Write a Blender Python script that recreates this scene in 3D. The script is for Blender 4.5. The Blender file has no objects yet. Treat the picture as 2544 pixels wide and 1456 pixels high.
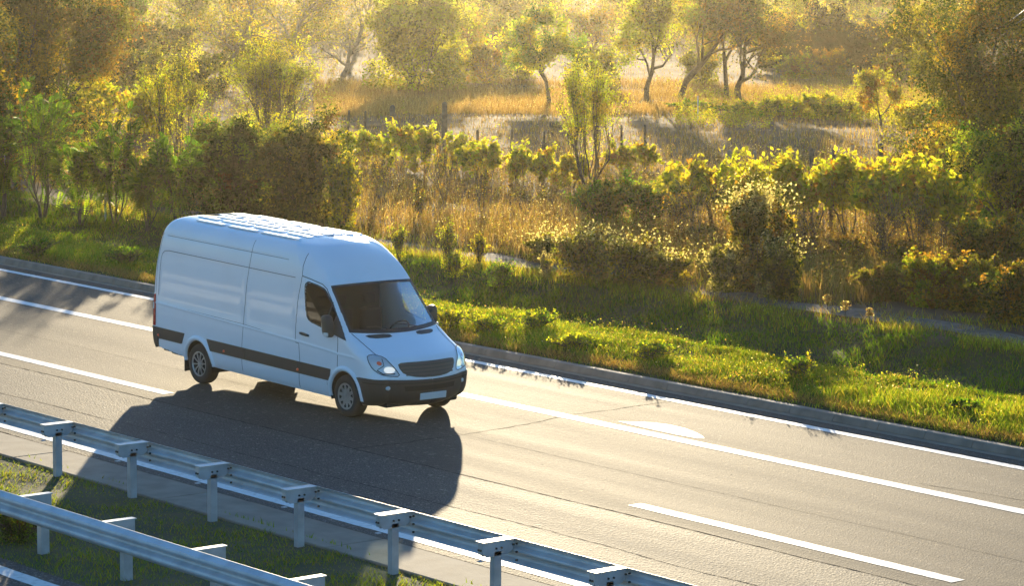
import bpy, bmesh, math, random
import numpy as np
from mathutils import Vector, Matrix
from math import radians as R, pi, sin, cos

# ------------------------------------------------------------------ camera, world, sun, exposure
sc = bpy.context.scene
col = sc.collection
CF, CX, CY, CZ = 7530.13, 39.1411, -28.9949, 8.1543          # focal length in 2544-px-wide pixels, position
YAW, PITCH, ROLL = 2.464961, -0.1265738, 0.0063501
IW, IH = 2544.0, 1456.0
_fw = np.array([cos(PITCH)*cos(YAW), cos(PITCH)*sin(YAW), sin(PITCH)])
_r = np.array([sin(YAW), -cos(YAW), 0.0]); _u = np.cross(_r, _fw)
_r, _u = cos(ROLL)*_r + sin(ROLL)*_u, -sin(ROLL)*_r + cos(ROLL)*_u
cam = bpy.data.cameras.new('camera'); camo = bpy.data.objects.new('camera', cam); col.objects.link(camo)
cam.sensor_fit = 'HORIZONTAL'; cam.sensor_width = 36.0; cam.lens = CF/IW*36.0
cam.clip_start = 0.5; cam.clip_end = 3000
M = Matrix.Identity(4)
for i in range(3):
    M[i][0], M[i][1], M[i][2], M[i][3] = _r[i], _u[i], -_fw[i], (CX, CY, CZ)[i]
camo.matrix_world = M
sc.camera = camo

SUN_AZ, SUN_EL = 141.3, 7.6
w = bpy.data.worlds.new('World'); sc.world = w; w.use_nodes = True
nt = w.node_tree; nt.nodes.clear()
sky = nt.nodes.new('ShaderNodeTexSky'); sky.sky_type = 'NISHITA'; sky.sun_disc = False
sky.sun_elevation = R(SUN_EL); sky.sun_rotation = R(90-SUN_AZ); sky.air_density = 1.2; sky.dust_density = .4; sky.ozone_density = 5.0
bg = nt.nodes.new('ShaderNodeBackground'); bg.inputs[1].default_value = 0.15
wo = nt.nodes.new('ShaderNodeOutputWorld')
nt.links.new(sky.outputs[0], bg.inputs[0]); nt.links.new(bg.outputs[0], wo.inputs[0])
sl = bpy.data.lights.new('sun', 'SUN'); sl.energy = 4.4; sl.angle = R(0.5); sl.color = (1.0, 0.82, 0.54)
so = bpy.data.objects.new('sun', sl); col.objects.link(so)
_sd = Vector((cos(R(SUN_EL))*cos(R(SUN_AZ)), cos(R(SUN_EL))*sin(R(SUN_AZ)), sin(R(SUN_EL))))
so.rotation_euler = _sd.to_track_quat('Z', 'Y').to_euler(); so.location = _sd*60
sc.view_settings.view_transform = 'Standard'; sc.view_settings.look = 'None'
sc.view_settings.exposure = 1.22; sc.view_settings.gamma = 1
sc.render.engine = 'CYCLES'
sc.cycles.max_bounces = 7; sc.cycles.diffuse_bounces = 3; sc.cycles.glossy_bounces = 3; sc.cycles.transmission_bounces = 4
sc.cycles.transparent_max_bounces = 8; sc.cycles.volume_bounces = 1; sc.cycles.use_denoising = True
sc.cycles.sample_clamp_indirect = 6
rng = np.random.default_rng(11)

# ------------------------------------------------------------------ helpers
def tag(o, label=None, cat=None, group=None, kind=None):
    if label: o['label'] = label
    if cat: o['category'] = cat
    if group: o['group'] = group
    if kind: o['kind'] = kind
    return o
def empty(name, loc=(0, 0, 0), label=None, cat=None, group=None):
    o = bpy.data.objects.new(name, None); o.empty_display_size = .3; col.objects.link(o); o.location = loc
    return tag(o, label, cat, group)
def mesh_obj(name, V, F, mat, parent=None, smooth=False, tint=None):
    me = bpy.data.meshes.new(name)
    V = np.asarray(V, dtype=np.float32)
    if isinstance(F, np.ndarray):
        n, k = F.shape
        me.vertices.add(len(V)); me.vertices.foreach_set('co', V.ravel())
        me.loops.add(n*k); me.loops.foreach_set('vertex_index', F.astype(np.int32).ravel())
        me.polygons.add(n); me.polygons.foreach_set('loop_start', np.arange(0, n*k, k, dtype=np.int32))
        me.update(calc_edges=True)
    else:
        me.from_pydata([tuple(map(float, v)) for v in V], [], [tuple(map(int, f)) for f in F]); me.update()
    if tint is not None:
        a = me.color_attributes.new('tint', 'FLOAT_COLOR', 'POINT')
        c = np.ones((len(V), 4), dtype=np.float32); c[:, :3] = tint; a.data.foreach_set('color', c.ravel())
    if smooth: me.polygons.foreach_set('use_smooth', [True]*len(me.polygons))
    me.materials.append(mat)
    o = bpy.data.objects.new(name, me); col.objects.link(o)
    if parent: o.parent = parent
    return o
class MB:
    def __init__(s): s.v = []; s.f = []
    def add(s, V, F):
        b = len(s.v); s.v += [tuple(p) for p in V]; s.f += [tuple(i+b for i in f) for f in F]; return s
    def box(s, x0, x1, y0, y1, z0, z1, bev=0.0):
        if bev > 0:
            b = bev; V = []; rings = []
            for z, ins in ((z0, b), (z0+b, 0), (z1-b, 0), (z1, b)):
                a0, a1, c0, c1 = x0+ins, x1-ins, y0+ins, y1-ins
                rings.append([(a0+b, c0, z), (a1-b, c0, z), (a1, c0+b, z), (a1, c1-b, z), (a1-b, c1, z), (a0+b, c1, z), (a0, c1-b, z), (a0, c0+b, z)])
            for r in rings: V += r
            F = [tuple(range(7, -1, -1)), tuple(range(24, 32))]
            for k in range(3):
                for i in range(8): F.append((k*8+i, k*8+(i+1) % 8, (k+1)*8+(i+1) % 8, (k+1)*8+i))
            return s.add(V, F)
        V = [(x0, y0, z0), (x1, y0, z0), (x1, y1, z0), (x0, y1, z0), (x0, y0, z1), (x1, y0, z1), (x1, y1, z1), (x0, y1, z1)]
        return s.add(V, [(3, 2, 1, 0), (4, 5, 6, 7), (0, 1, 5, 4), (1, 2, 6, 5), (2, 3, 7, 6), (3, 0, 4, 7)])
    def tube(s, pts, rad, n=8, cap=True):
        pts = [np.array(p, float) for p in pts]; V = []; F = []
        if not hasattr(rad, '__len__'): rad = [rad]*len(pts)
        for i, p in enumerate(pts):
            d = pts[min(i+1, len(pts)-1)]-pts[max(i-1, 0)]; d = d/(np.linalg.norm(d)+1e-9)
            a = np.cross(d, (0, 0, 1) if abs(d[2]) < .9 else (1, 0, 0)); a /= np.linalg.norm(a); b = np.cross(d, a)
            for k in range(n):
                t = 2*pi*k/n; V.append(p+rad[i]*(cos(t)*a+sin(t)*b))
        for i in range(len(pts)-1):
            for k in range(n): F.append((i*n+k, i*n+(k+1) % n, (i+1)*n+(k+1) % n, (i+1)*n+k))
        if cap: F.append(tuple(range(n-1, -1, -1))); F.append(tuple((len(pts)-1)*n+k for k in range(n)))
        return s.add(V, F)
    def lathe(s, prof, n=40, c=(0, 0, 0)):          # prof (radius, y); axis along Y through c
        V = []; F = []
        for r, y in prof:
            for k in range(n):
                t = 2*pi*k/n; V.append((c[0]+r*cos(t), c[1]+y, c[2]+r*sin(t)))
        for i in range(len(prof)-1):
            for k in range(n): F.append((i*n+k, i*n+(k+1) % n, (i+1)*n+(k+1) % n, (i+1)*n+k))
        return s.add(V, F)
    def extrude(s, prof, axis_pts):                # prof list (a,b) swept through frames (origin, A, B)
        n = len(prof); V = []; F = []
        for o, A, B in axis_pts:
            for a, b in prof: V.append(np.array(o)+a*np.array(A)+b*np.array(B))
        for i in range(len(axis_pts)-1):
            for k in range(n): F.append((i*n+k, i*n+(k+1) % n, (i+1)*n+(k+1) % n, (i+1)*n+k))
        F.append(tuple(range(n-1, -1, -1))); F.append(tuple((len(axis_pts)-1)*n+k for k in range(n)))
        return s.add(V, F)
    def build(s, name, mat, parent=None, smooth=False):
        return mesh_obj(name, np.array(s.v), s.f, mat, parent, smooth)

# ------------------------------------------------------------------ materials
def mat(name):
    m = bpy.data.materials.new(name); m.use_nodes = True; m.node_tree.nodes.clear(); return m, m.node_tree
def pbr(name, colr, rough=.5, metal=0., coat=0., spec=.5, noise=None, bump=0., bscale=50., emit=None, estr=0.):
    m, t = mat(name); N = t.nodes; L = t.links
    b = N.new('ShaderNodeBsdfPrincipled'); o = N.new('ShaderNodeOutputMaterial'); L.new(b.outputs[0], o.inputs[0])
    b.inputs['Base Color'].default_value = (*colr, 1); b.inputs['Roughness'].default_value = rough
    b.inputs['Metallic'].default_value = metal; b.inputs['Coat Weight'].default_value = coat; b.inputs['Coat Roughness'].default_value = .06
    b.inputs['Specular IOR Level'].default_value = spec
    if emit: b.inputs['Emission Color'].default_value = (*emit, 1); b.inputs['Emission Strength'].default_value = estr
    if noise or bump:
        tc = N.new('ShaderNodeTexCoord')
    if noise:
        c2, sc_, lo, hi = noise
        n = N.new('ShaderNodeTexNoise'); n.inputs['Scale'].default_value = sc_; n.inputs['Detail'].default_value = 6
        r = N.new('ShaderNodeValToRGB'); r.color_ramp.elements[0].position = lo; r.color_ramp.elements[1].position = hi
        r.color_ramp.elements[0].color = (*colr, 1); r.color_ramp.elements[1].color = (*c2, 1)
        L.new(tc.outputs['Object'], n.inputs['Vector']); L.new(n.outputs['Fac'], r.inputs[0]); L.new(r.outputs[0], b.inputs['Base Color'])
    if bump:
        n2 = N.new('ShaderNodeTexNoise'); n2.inputs['Scale'].default_value = bscale; n2.inputs['Detail'].default_value = 4
        bp = N.new('ShaderNodeBump'); bp.inputs['Strength'].default_value = bump; bp.inputs['Distance'].default_value = .01
        L.new(tc.outputs['Object'], n2.inputs['Vector']); L.new(n2.outputs['Fac'], bp.inputs['Height']); L.new(bp.outputs[0], b.inputs['Normal'])
    return m
def asphalt(name, ca, cb, cc, rough, bstr, bsc, spec=.5):
    """aggregate: large worn patches, long tyre-polished streaks, fine stone speckle, painted sun glints, rough bump"""
    m, t = mat(name); N = t.nodes; L = t.links
    b = N.new('ShaderNodeBsdfPrincipled'); o = N.new('ShaderNodeOutputMaterial'); L.new(b.outputs[0], o.inputs[0])
    tc = N.new('ShaderNodeTexCoord')
    mp = N.new('ShaderNodeMapping'); mp.inputs['Scale'].default_value = (.06, .9, 1); L.new(tc.outputs['Object'], mp.inputs[0])
    n1 = N.new('ShaderNodeTexNoise'); n1.inputs['Scale'].default_value = 1.3; n1.inputs['Detail'].default_value = 5; L.new(mp.outputs[0], n1.inputs['Vector'])
    n3 = N.new('ShaderNodeTexNoise'); n3.inputs['Scale'].default_value = .5; n3.inputs['Detail'].default_value = 7; L.new(tc.outputs['Object'], n3.inputs['Vector'])
    n2 = N.new('ShaderNodeTexNoise'); n2.inputs['Scale'].default_value = bsc; n2.inputs['Detail'].default_value = 3; L.new(tc.outputs['Object'], n2.inputs['Vector'])
    v = N.new('ShaderNodeTexVoronoi'); v.inputs['Scale'].default_value = bsc*.8; L.new(tc.outputs['Object'], v.inputs['Vector'])
    r1 = N.new('ShaderNodeValToRGB'); r1.color_ramp.elements[0].position = .35; r1.color_ramp.elements[1].position = .68
    r1.color_ramp.elements[0].color = (*ca, 1); r1.color_ramp.elements[1].color = (*cb, 1)
    mxf = N.new('ShaderNodeMath'); mxf.operation = 'ADD'; hf = N.new('ShaderNodeMath'); hf.operation = 'MULTIPLY'; hf.inputs[1].default_value = .5
    L.new(n1.outputs['Fac'], mxf.inputs[0]); L.new(n3.outputs['Fac'], mxf.inputs[1]); L.new(mxf.outputs[0], hf.inputs[0]); L.new(hf.outputs[0], r1.inputs[0])
    r2 = N.new('ShaderNodeValToRGB'); r2.color_ramp.elements[0].position = .52; r2.color_ramp.elements[1].position = .70
    L.new(n2.outputs['Fac'], r2.inputs[0])
    mx = N.new('ShaderNodeMixRGB'); mx.inputs[2].default_value = (*cc, 1); L.new(r1.outputs[0], mx.inputs[1]); L.new(r2.outputs[0], mx.inputs[0])
    n5 = N.new('ShaderNodeTexNoise'); n5.inputs['Scale'].default_value = 13; n5.inputs['Detail'].default_value = 5; n5.inputs['Roughness'].default_value = .8; L.new(tc.outputs['Object'], n5.inputs['Vector'])
    m5 = N.new('ShaderNodeMapRange'); m5.inputs[1].default_value = .3; m5.inputs[2].default_value = .7; m5.inputs[3].default_value = .72; m5.inputs[4].default_value = 1.28; L.new(n5.outputs['Fac'], m5.inputs[0])
    v5 = N.new('ShaderNodeTexVoronoi'); v5.inputs['Scale'].default_value = 21; L.new(tc.outputs['Object'], v5.inputs['Vector'])
    s5 = N.new('ShaderNodeSeparateColor'); L.new(v5.outputs['Color'], s5.inputs[0]); g5 = N.new('ShaderNodeMath'); g5.operation = 'GREATER_THAN'; g5.inputs[1].default_value = .955; L.new(s5.outputs[0], g5.inputs[0])  # sparse bright cells paint the glint of single stones into the colour
    a5 = N.new('ShaderNodeMath'); a5.operation = 'MULTIPLY_ADD'; a5.inputs[1].default_value = .75; L.new(g5.outputs[0], a5.inputs[0]); L.new(m5.outputs[0], a5.inputs[2])
    h5 = N.new('ShaderNodeVectorMath'); h5.operation = 'SCALE'; L.new(mx.outputs[0], h5.inputs[0]); L.new(a5.outputs[0], h5.inputs['Scale'])
    L.new(h5.outputs[0], b.inputs['Base Color'])
    rr = N.new('ShaderNodeMapRange'); rr.inputs[3].default_value = rough-.07; rr.inputs[4].default_value = rough+.10; L.new(n1.outputs['Fac'], rr.inputs[0]); L.new(rr.outputs[0], b.inputs['Roughness'])
    b.inputs['Specular IOR Level'].default_value = spec
    bp = N.new('ShaderNodeBump'); bp.inputs['Strength'].default_value = bstr; bp.inputs['Distance'].default_value = .012
    L.new(v.outputs['Distance'], bp.inputs['Height']); L.new(bp.outputs[0], b.inputs['Normal'])
    return m
def glass(name, tintc, rough=.03, dark=.55, ior=1.5):
    m, t = mat(name); N = t.nodes; L = t.links
    tr = N.new('ShaderNodeBsdfTransparent'); tr.inputs[0].default_value = (*tintc, 1)
    gl = N.new('ShaderNodeBsdfGlossy'); gl.inputs['Roughness'].default_value = rough; gl.inputs[0].default_value = (1, 1, 1, 1)
    fr = N.new('ShaderNodeFresnel'); fr.inputs[0].default_value = ior
    mx = N.new('ShaderNodeMixShader'); o = N.new('ShaderNodeOutputMaterial')
    fm = N.new('ShaderNodeMath'); fm.operation = 'MULTIPLY'; fm.inputs[1].default_value = .6; L.new(fr.outputs[0], fm.inputs[0])
    L.new(fm.outputs[0], mx.inputs[0]); L.new(tr.outputs[0], mx.inputs[1]); L.new(gl.outputs[0], mx.inputs[2]); L.new(mx.outputs[0], o.inputs[0])
    return m
def foliage():
    m, t = mat('leaf_and_blade'); N = t.nodes; L = t.links
    at_ = N.new('ShaderNodeAttribute'); at_.attribute_name = 'tint'
    df = N.new('ShaderNodeBsdfDiffuse'); tl = N.new('ShaderNodeBsdfTranslucent'); gl = N.new('ShaderNodeBsdfGlossy')
    gl.inputs['Roughness'].default_value = .38; gl.inputs[0].default_value = (.9, .9, .85, 1)
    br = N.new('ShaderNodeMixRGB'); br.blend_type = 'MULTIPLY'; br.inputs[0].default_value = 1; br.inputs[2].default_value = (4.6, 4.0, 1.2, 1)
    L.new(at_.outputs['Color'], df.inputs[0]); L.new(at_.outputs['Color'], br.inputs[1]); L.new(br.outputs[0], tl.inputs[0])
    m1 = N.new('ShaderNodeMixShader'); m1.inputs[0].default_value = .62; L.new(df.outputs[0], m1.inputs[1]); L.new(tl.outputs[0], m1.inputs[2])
    lw = N.new('ShaderNodeLayerWeight'); lw.inputs[0].default_value = .25
    mm = N.new('ShaderNodeMath'); mm.operation = 'MULTIPLY'; mm.inputs[1].default_value = .03; L.new(lw.outputs['Fresnel'], mm.inputs[0])
    m2 = N.new('ShaderNodeMixShader'); L.new(mm.outputs[0], m2.inputs[0]); L.new(m1.outputs[0], m2.inputs[1]); L.new(gl.outputs[0], m2.inputs[2])
    o = N.new('ShaderNodeOutputMaterial'); L.new(m2.outputs[0], o.inputs[0])
    return m
MT = dict(
    asphalt=asphalt('asphalt', (.068, .057, .047), (.100, .082, .066), (.19, .16, .13), .76, .30, 48, .09),
    coarse=asphalt('coarse_asphalt', (.064, .056, .048), (.102, .087, .073), (.26, .23, .20), .74, .5, 40, .11),
    concrete=pbr('concrete', (.30, .25, .19), .85, noise=((.20, .165, .125), 2.2, .35, .7), bump=.3, bscale=40),
    kerb=pbr('kerb_concrete', (.27, .22, .17), .8, noise=((.16, .13, .10), 3.0, .35, .7), bump=.4, bscale=30),
    paint=pbr('road_paint', (.78, .78, .75), .6, noise=((.50, .48, .44), 9, .50, .80), bump=.25, bscale=120),
    seam=pbr('tar_seam', (.018, .017, .016), 1.0, spec=0.0),
    earth=pbr('earth', (.10, .070, .042), .95, noise=((.17, .125, .075), 1.6, .3, .7), bump=.6, bscale=12),
    turf=pbr('turf_soil', (.035, .055, .014), .95, noise=((.075, .075, .028), 2.4, .3, .7), bump=.8, bscale=14),
    gravel=pbr('gravel', (.19, .135, .10), .9, noise=((.09, .07, .035), 5, .4, .65), bump=.8, bscale=25),
    bark=pbr('bark', (.075, .055, .040), .9, noise=((.14, .11, .085), 12, .4, .7), bump=.5, bscale=20),
    palebark=pbr('pale_bark', (.24, .20, .16), .85, noise=((.13, .11, .09), 8, .4, .7), bump=.4, bscale=20),
    steel=pbr('galvanised_steel', (.58, .60, .62), .45, .2, noise=((.46, .475, .49), 3.5, .4, .65), bump=.05, bscale=30),
    zinc=pbr('zinc_post', (.52, .54, .56), .5, .35, noise=((.40, .42, .44), 5, .4, .65)),
    bolt=pbr('bolt_steel', (.06, .055, .05), .5, .6),
    rust=pbr('rusty_iron', (.10, .055, .035), .8, .2, noise=((.18, .10, .06), 9, .4, .6)),
    wood=pbr('weathered_wood', (.16, .13, .10), .9, noise=((.09, .07, .055), 9, .4, .6), bump=.4),
    white=pbr('white_paint', (.86, .88, .91), .28, coat=.6, noise=((.81, .83, .86), 1.3, .45, .8)),
    black=pbr('black_plastic', (.042, .039, .035), .45, noise=((.042, .040, .037), 5, .4, .7), bump=.04, bscale=160),
    rubber=pbr('tyre_rubber', (.022, .021, .020), .8, noise=((.040, .037, .033), 6, .4, .7)),
    dark=pbr('dark_void', (.012, .012, .012), .9),
    trim=pbr('cab_trim', (.055, .065, .06), .8), seatm=pbr('seat_cloth', (.05, .05, .055), .9, bump=.2, bscale=80),
    rim=pbr('alloy_rim', (.50, .50, .48), .35, .6), cap=pbr('wheel_cover', (.34, .32, .29), .42, .3, noise=((.24, .22, .20), 8, .45, .7)),
    red=pbr('red_lens', (.55, .015, .015), .2, coat=1), orange=pbr('amber_lens', (.55, .10, .02), .3, coat=1, emit=(1, .15, .02), estr=.05),
    lensw=pbr('clear_reflector', (.70, .70, .68), .35, .25), lamp=pbr('lamp_bulb', (.9, .9, .85), .2, emit=(1., .92, .75), estr=.25),
    plate=pbr('plate_white', (.72, .72, .70), .45, noise=((.66, .66, .64), 4, .4, .7)), mirror=pbr('mirror_glass', (.7, .72, .75), .04, 1.),
    gap=pbr('gap_and_crease_shade', (.05, .055, .06), .6), slat=pbr('grille_slat', (.085, .070, .055), .5), frit=pbr('black_frit', (.018, .018, .018), .35),
    glass=glass('window_glass', (.72, .78, .74), ior=1.22), clear=glass('clear_lens', (.93, .94, .95), .05, ior=1.25),
    cabshade=glass('cab_shade_glass', (.045, .036, .012), .04, ior=1.16),  # near side window: dimness of the cab put into the glass colour
    leaf=foliage(),
)

# ------------------------------------------------------------------ the lie of the land
def vnoise(x, y, s, seed=0):
    x = np.asarray(x)/s; y = np.asarray(y)/s
    xi = np.floor(x).astype(int); yi = np.floor(y).astype(int); fx = x-xi; fy = y-yi
    def h(a, b): return (np.sin(a*127.1+b*311.7+seed*74.7)*43758.5453) % 1.0
    fx = fx*fx*(3-2*fx); fy = fy*fy*(3-2*fy)
    return (h(xi, yi)*(1-fx)+h(xi+1, yi)*fx)*(1-fy)+(h(xi, yi+1)*(1-fx)+h(xi+1, yi+1)*fx)*fy
PY_ = [5.2, 5.5, 7.0, 8.0, 8.7, 9.4, 10.2, 12.5, 13.6, 14.2, 16.2, 17.5, 22, 60, 300, 900]
PZ_ = [.09, .13, .17, .15, -.10, -.50, -.62, -.35, -.12, -.10, -.10, -.12, -.15, -.15, .0, .6]
def ground(x, y):
    x = np.asarray(x, float); y = np.asarray(y, float)
    yy = y + 0.5*(vnoise(x, y*0, 7.0, 3)-.5)*np.clip((y-6)/3, 0, 1)
    z = np.interp(yy, PY_, PZ_)
    z = z + (vnoise(x, y, 1.7, 1)-.5)*.10*np.clip((y-5.6)/1.5, 0, 1) + (vnoise(x, y, 22, 5)-.5)*.5*np.clip((y-22)/20, 0, 1)
    z = np.where(y < -7.0, -.02+(vnoise(x, y, 1.1, 9)-.5)*.07*np.clip((-y-7.1)/.5, 0, 1)*np.clip((y+10.5)/.5, 0, 1), z)
    return z
def ray(u, v):
    d = _fw + _r*(u-IW/2)/CF + _u*(IH/2-v)/CF
    return d
def at(u, v, z=None):
    """ground point seen at (u, v) of the 2544-wide photograph"""
    d = ray(u, v); zz = -.12 if z is None else z
    for _ in range(12):
        t = (zz-CZ)/d[2]; x, y = CX+d[0]*t, CY+d[1]*t
        if z is None: zz = .5*zz+.5*float(ground(x, y))
    return x, y, zz
def ppm(x, y, z=0):
    return CF/float(np.dot(np.array([x, y, z])-np.array([CX, CY, CZ]), _fw))

def grid_mesh(name, xs, ys, hf, m, **k):
    X, Y = np.meshgrid(xs, ys); Z = hf(X, Y)
    V = np.stack([X, Y, Z], -1).reshape(-1, 3); nx, ny = len(xs), len(ys)
    i = np.arange(nx-1)[None, :]+nx*np.arange(ny-1)[:, None]
    F = np.stack([i, i+1, i+nx+1, i+nx], -1).reshape(-1, 4)
    o = mesh_obj(name, V, F, m, smooth=True); o['kind'] = 'structure'; return o
xs = np.concatenate([np.linspace(-700, -60, 90)[:-1], np.linspace(-60, 45, 420), np.linspace(45, 300, 40)[1:]])
ys = np.concatenate([np.linspace(5.32, 18, 130), np.linspace(18.2, 120, 160), np.linspace(122, 900, 60)])
def field_mat():
    m, t = mat('field_ground'); N = t.nodes; L = t.links
    b = N.new('ShaderNodeBsdfPrincipled'); o = N.new('ShaderNodeOutputMaterial'); L.new(b.outputs[0], o.inputs[0]); b.inputs['Roughness'].default_value = .95
    b.inputs['Specular IOR Level'].default_value = .1
    tc = N.new('ShaderNodeTexCoord'); sp = N.new('ShaderNodeSeparateXYZ'); L.new(tc.outputs['Object'], sp.inputs[0])
    n = N.new('ShaderNodeTexNoise'); n.inputs['Scale'].default_value = .35; n.inputs['Detail'].default_value = 8; L.new(tc.outputs['Object'], n.inputs['Vector'])
    r = N.new('ShaderNodeValToRGB'); r.color_ramp.elements[0].position = .35; r.color_ramp.elements[1].position = .65
    r.color_ramp.elements[0].color = (.10, .062, .038, 1); r.color_ramp.elements[1].color = (.18, .118, .072, 1); L.new(n.outputs['Fac'], r.inputs[0])
    n2 = N.new('ShaderNodeTexNoise'); n2.inputs['Scale'].default_value = 1.4; n2.inputs['Detail'].default_value = 8; L.new(tc.outputs['Object'], n2.inputs['Vector'])
    r2 = N.new('ShaderNodeValToRGB'); r2.color_ramp.elements[0].position = .35; r2.color_ramp.elements[1].position = .68
    r2.color_ramp.elements[0].color = (.030, .050, .012, 1); r2.color_ramp.elements[1].color = (.075, .070, .030, 1); L.new(n2.outputs['Fac'], r2.inputs[0])
    mr = N.new('ShaderNodeMapRange'); mr.inputs[1].default_value = 13.3; mr.inputs[2].default_value = 14.2; L.new(sp.outputs['Y'], mr.inputs[0])
    mx = N.new('ShaderNodeMixRGB'); L.new(mr.outputs[0], mx.inputs[0]); L.new(r2.outputs[0], mx.inputs[1]); L.new(r.outputs[0], mx.inputs[2]); L.new(mx.outputs[0], b.inputs['Base Color'])
    bp = N.new('ShaderNodeBump'); bp.inputs['Strength'].default_value = .7; bp.inputs['Distance'].default_value = .06; L.new(n2.outputs['Fac'], bp.inputs['Height']); L.new(bp.outputs[0], b.inputs['Normal'])
    return m
grid_mesh('field', xs, ys, ground, field_mat())
grid_mesh('path', np.linspace(-30, 45, 500), np.linspace(14.6, 15.6, 12), lambda X, Y: ground(X, Y)+.028, MT['gravel'])
# base ground under and beyond the roads
o = MB().add([(-1500, -1500, -.9), (1500, -1500, -.9), (1500, 1500, -.9), (-1500, 1500, -.9)], [(0, 1, 2, 3)]).build('ground', MT['earth']); tag(o, kind='structure')

def sheet(name, y0, y1, z, m, x0=-420, x1=140, n=60, wob=0):
    X = np.linspace(x0, x1, n); V = []; F = []
    for i, x in enumerate(X): V += [(x, y0, z), (x, y1, z)]
    for i in range(n-1): F.append((2*i, 2*i+2, 2*i+3, 2*i+1))
    return tag(mesh_obj(name, V, F, m), kind='structure')
sheet('road', -2.55, 5.02, 0, MT['asphalt'])
sheet('road', -6.06, -2.55, 0, MT['coarse'])
sheet('far_road', -22.5, -10.55, -.015, MT['coarse'])
grid_mesh('near_bank', np.linspace(-420, 140, 60), np.linspace(-60, -22.5, 12), lambda X, Y: -.02-.02*(-22.5-Y), MT['turf'])
# concrete drainage strip with joints, lighter than the asphalt
mb = MB(); x = -120.0
rr = random.Random(3)
while x < 80:
    mb.box(x+.012, x+4.0-.012, -7.02, -6.10, -.25, .012, .012); x += 4.0
tag(mb.build('concrete_strip', MT['concrete']), kind='structure')
sheet('seam_bed', -7.1, -6.0, -.045, MT['seam'])
# kerb blocks: sloping face, sunlit top edge
mb = MB(); x = -160.0
while x < 100:
    a, b = x+.006, x+.994
    prof = [(5.02, -.2), (5.02, .02), (5.07, .115), (5.10, .125), (5.22, .125), (5.235, .11), (5.235, -.2)]
    V = [(a, y, z) for y, z in prof]+[(b, y, z) for y, z in prof]; n = len(prof)
    mb.add(V, [tuple(range(n-1, -1, -1)), tuple(range(n, 2*n))]+[(i, (i+1) % n, (i+1) % n+n, i+n) for i in range(n)]); x += 1.0
tag(mb.build('kerb', MT['kerb']), kind='structure')
sheet('kerb_gutter', 4.86, 5.02, .004, MT['concrete'])
sheet('kerb_back', 5.2, 5.4, .085, MT['earth'])
# median turf
xm = np.linspace(-120, 60, 500)
grid_mesh('median_ground', xm, np.linspace(-10.62, -7.02, 26), ground, MT['turf'])

# markings (structure, 4 mm above the asphalt); worn edges come from the mesh
def stripe(name, x0, x1, yc, wd, z=.004, skew=0.0, step=.12):
    n = max(2, int((x1-x0)/step)); X = np.linspace(x0, x1, n); r = np.random.default_rng(int(abs(yc*100))+int(abs(x0)))
    e0 = yc-wd/2+r.normal(0, .0035, n); e1 = yc+wd/2+r.normal(0, .0035, n)
    V = np.empty((2*n, 3)); V[0::2] = np.stack([X+skew, e0, X*0+z], 1); V[1::2] = np.stack([X, e1, X*0+z], 1)
    i = np.arange(n-1)*2; F = np.stack([i, i+2, i+3, i+1], 1)
    return tag(mesh_obj(name, V, F, MT['paint']), kind='structure')
stripe('lane_marking', -90, 60, 1.95, .27)
stripe('edge_marking', -90, 60, 4.40, .19)
stripe('edge_marking', -90, 60, -5.70, .32)
for k in range(-5, 4):
    stripe('lane_marking', -9.75+17.95*k, -3.72+17.95*k if k else -3.72, -1.96, .24, skew=.0)
stripe('edge_marking', -90, 60, -10.92, .25, z=-.011)
Dm = [(2.91, 2.30), (3.10, 2.50), (3.34, 2.67), (3.65, 2.75), (4.04, 2.72), (4.44, 2.60), (4.74, 2.46), (4.90, 2.35), (4.83, 2.27), (4.39, 2.23), (3.63, 2.25)]
tag(mesh_obj('arrow_marking', [(a, b, .004) for a, b in Dm], [tuple(range(len(Dm)))], MT['paint']), kind='structure')
# tar seams and cracks
def crack(pts, wd, z=.0025, jit=.03, seed=0):
    r = np.random.default_rng(seed); P = []
    for (a, b), (c, d) in zip(pts[:-1], pts[1:]):
        n = max(2, int(math.hypot(c-a, d-b)/.12))
        for i in range(n): P.append((a+(c-a)*i/n, b+(d-b)*i/n))
    P.append(pts[-1]); P = np.array(P, float); d = P[-1]-P[0]; d /= np.linalg.norm(d); nrm = np.array([-d[1], d[0]])
    off = np.cumsum(r.normal(0, jit*.35, len(P))); off -= np.linspace(0, off[-1], len(P)); P = P+nrm*off[:, None]
    W_ = wd*(.5+r.random(len(P))); A = P+nrm*W_[:, None]/2; B = P-nrm*W_[:, None]/2
    V = np.empty((2*len(P), 3)); V[0::2, :2] = A; V[1::2, :2] = B; V[:, 2] = z
    i = np.arange(len(P)-1)*2; return V, np.stack([i, i+2, i+3, i+1], 1)
CV, CFc = [], []; nb = 0
for k, (pts, wd, j) in enumerate([([(-60, -2.54), (60, -2.62)], .016, .012), ([(-60, -4.18), (60, -4.16)], .012, .02), ([(-60, -6.05), (60, -6.05)], .08, .015),
        ([(2.39, -2.5), (2.35, -.5), (2.27, .99), (1.97, 2.2), (1.96, 4.6)], .014, .05), ([(-60, 4.52), (60, 4.52)], .012, .01),
        ([(-8.9, -2.5), (-9.2, -5.9)], .014, .04), ([(9.5, 2.3), (15, 3.1)], .010, .03), ([(-60, -.35), (60, -.3)], .006, .01)]):
    V, F = crack(pts, wd, jit=j, seed=k); CV.append(V); CFc.append(F+nb); nb += len(V)
tag(mesh_obj('road_seams', np.concatenate(CV), np.concatenate(CFc), MT['seam']), kind='structure')
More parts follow.
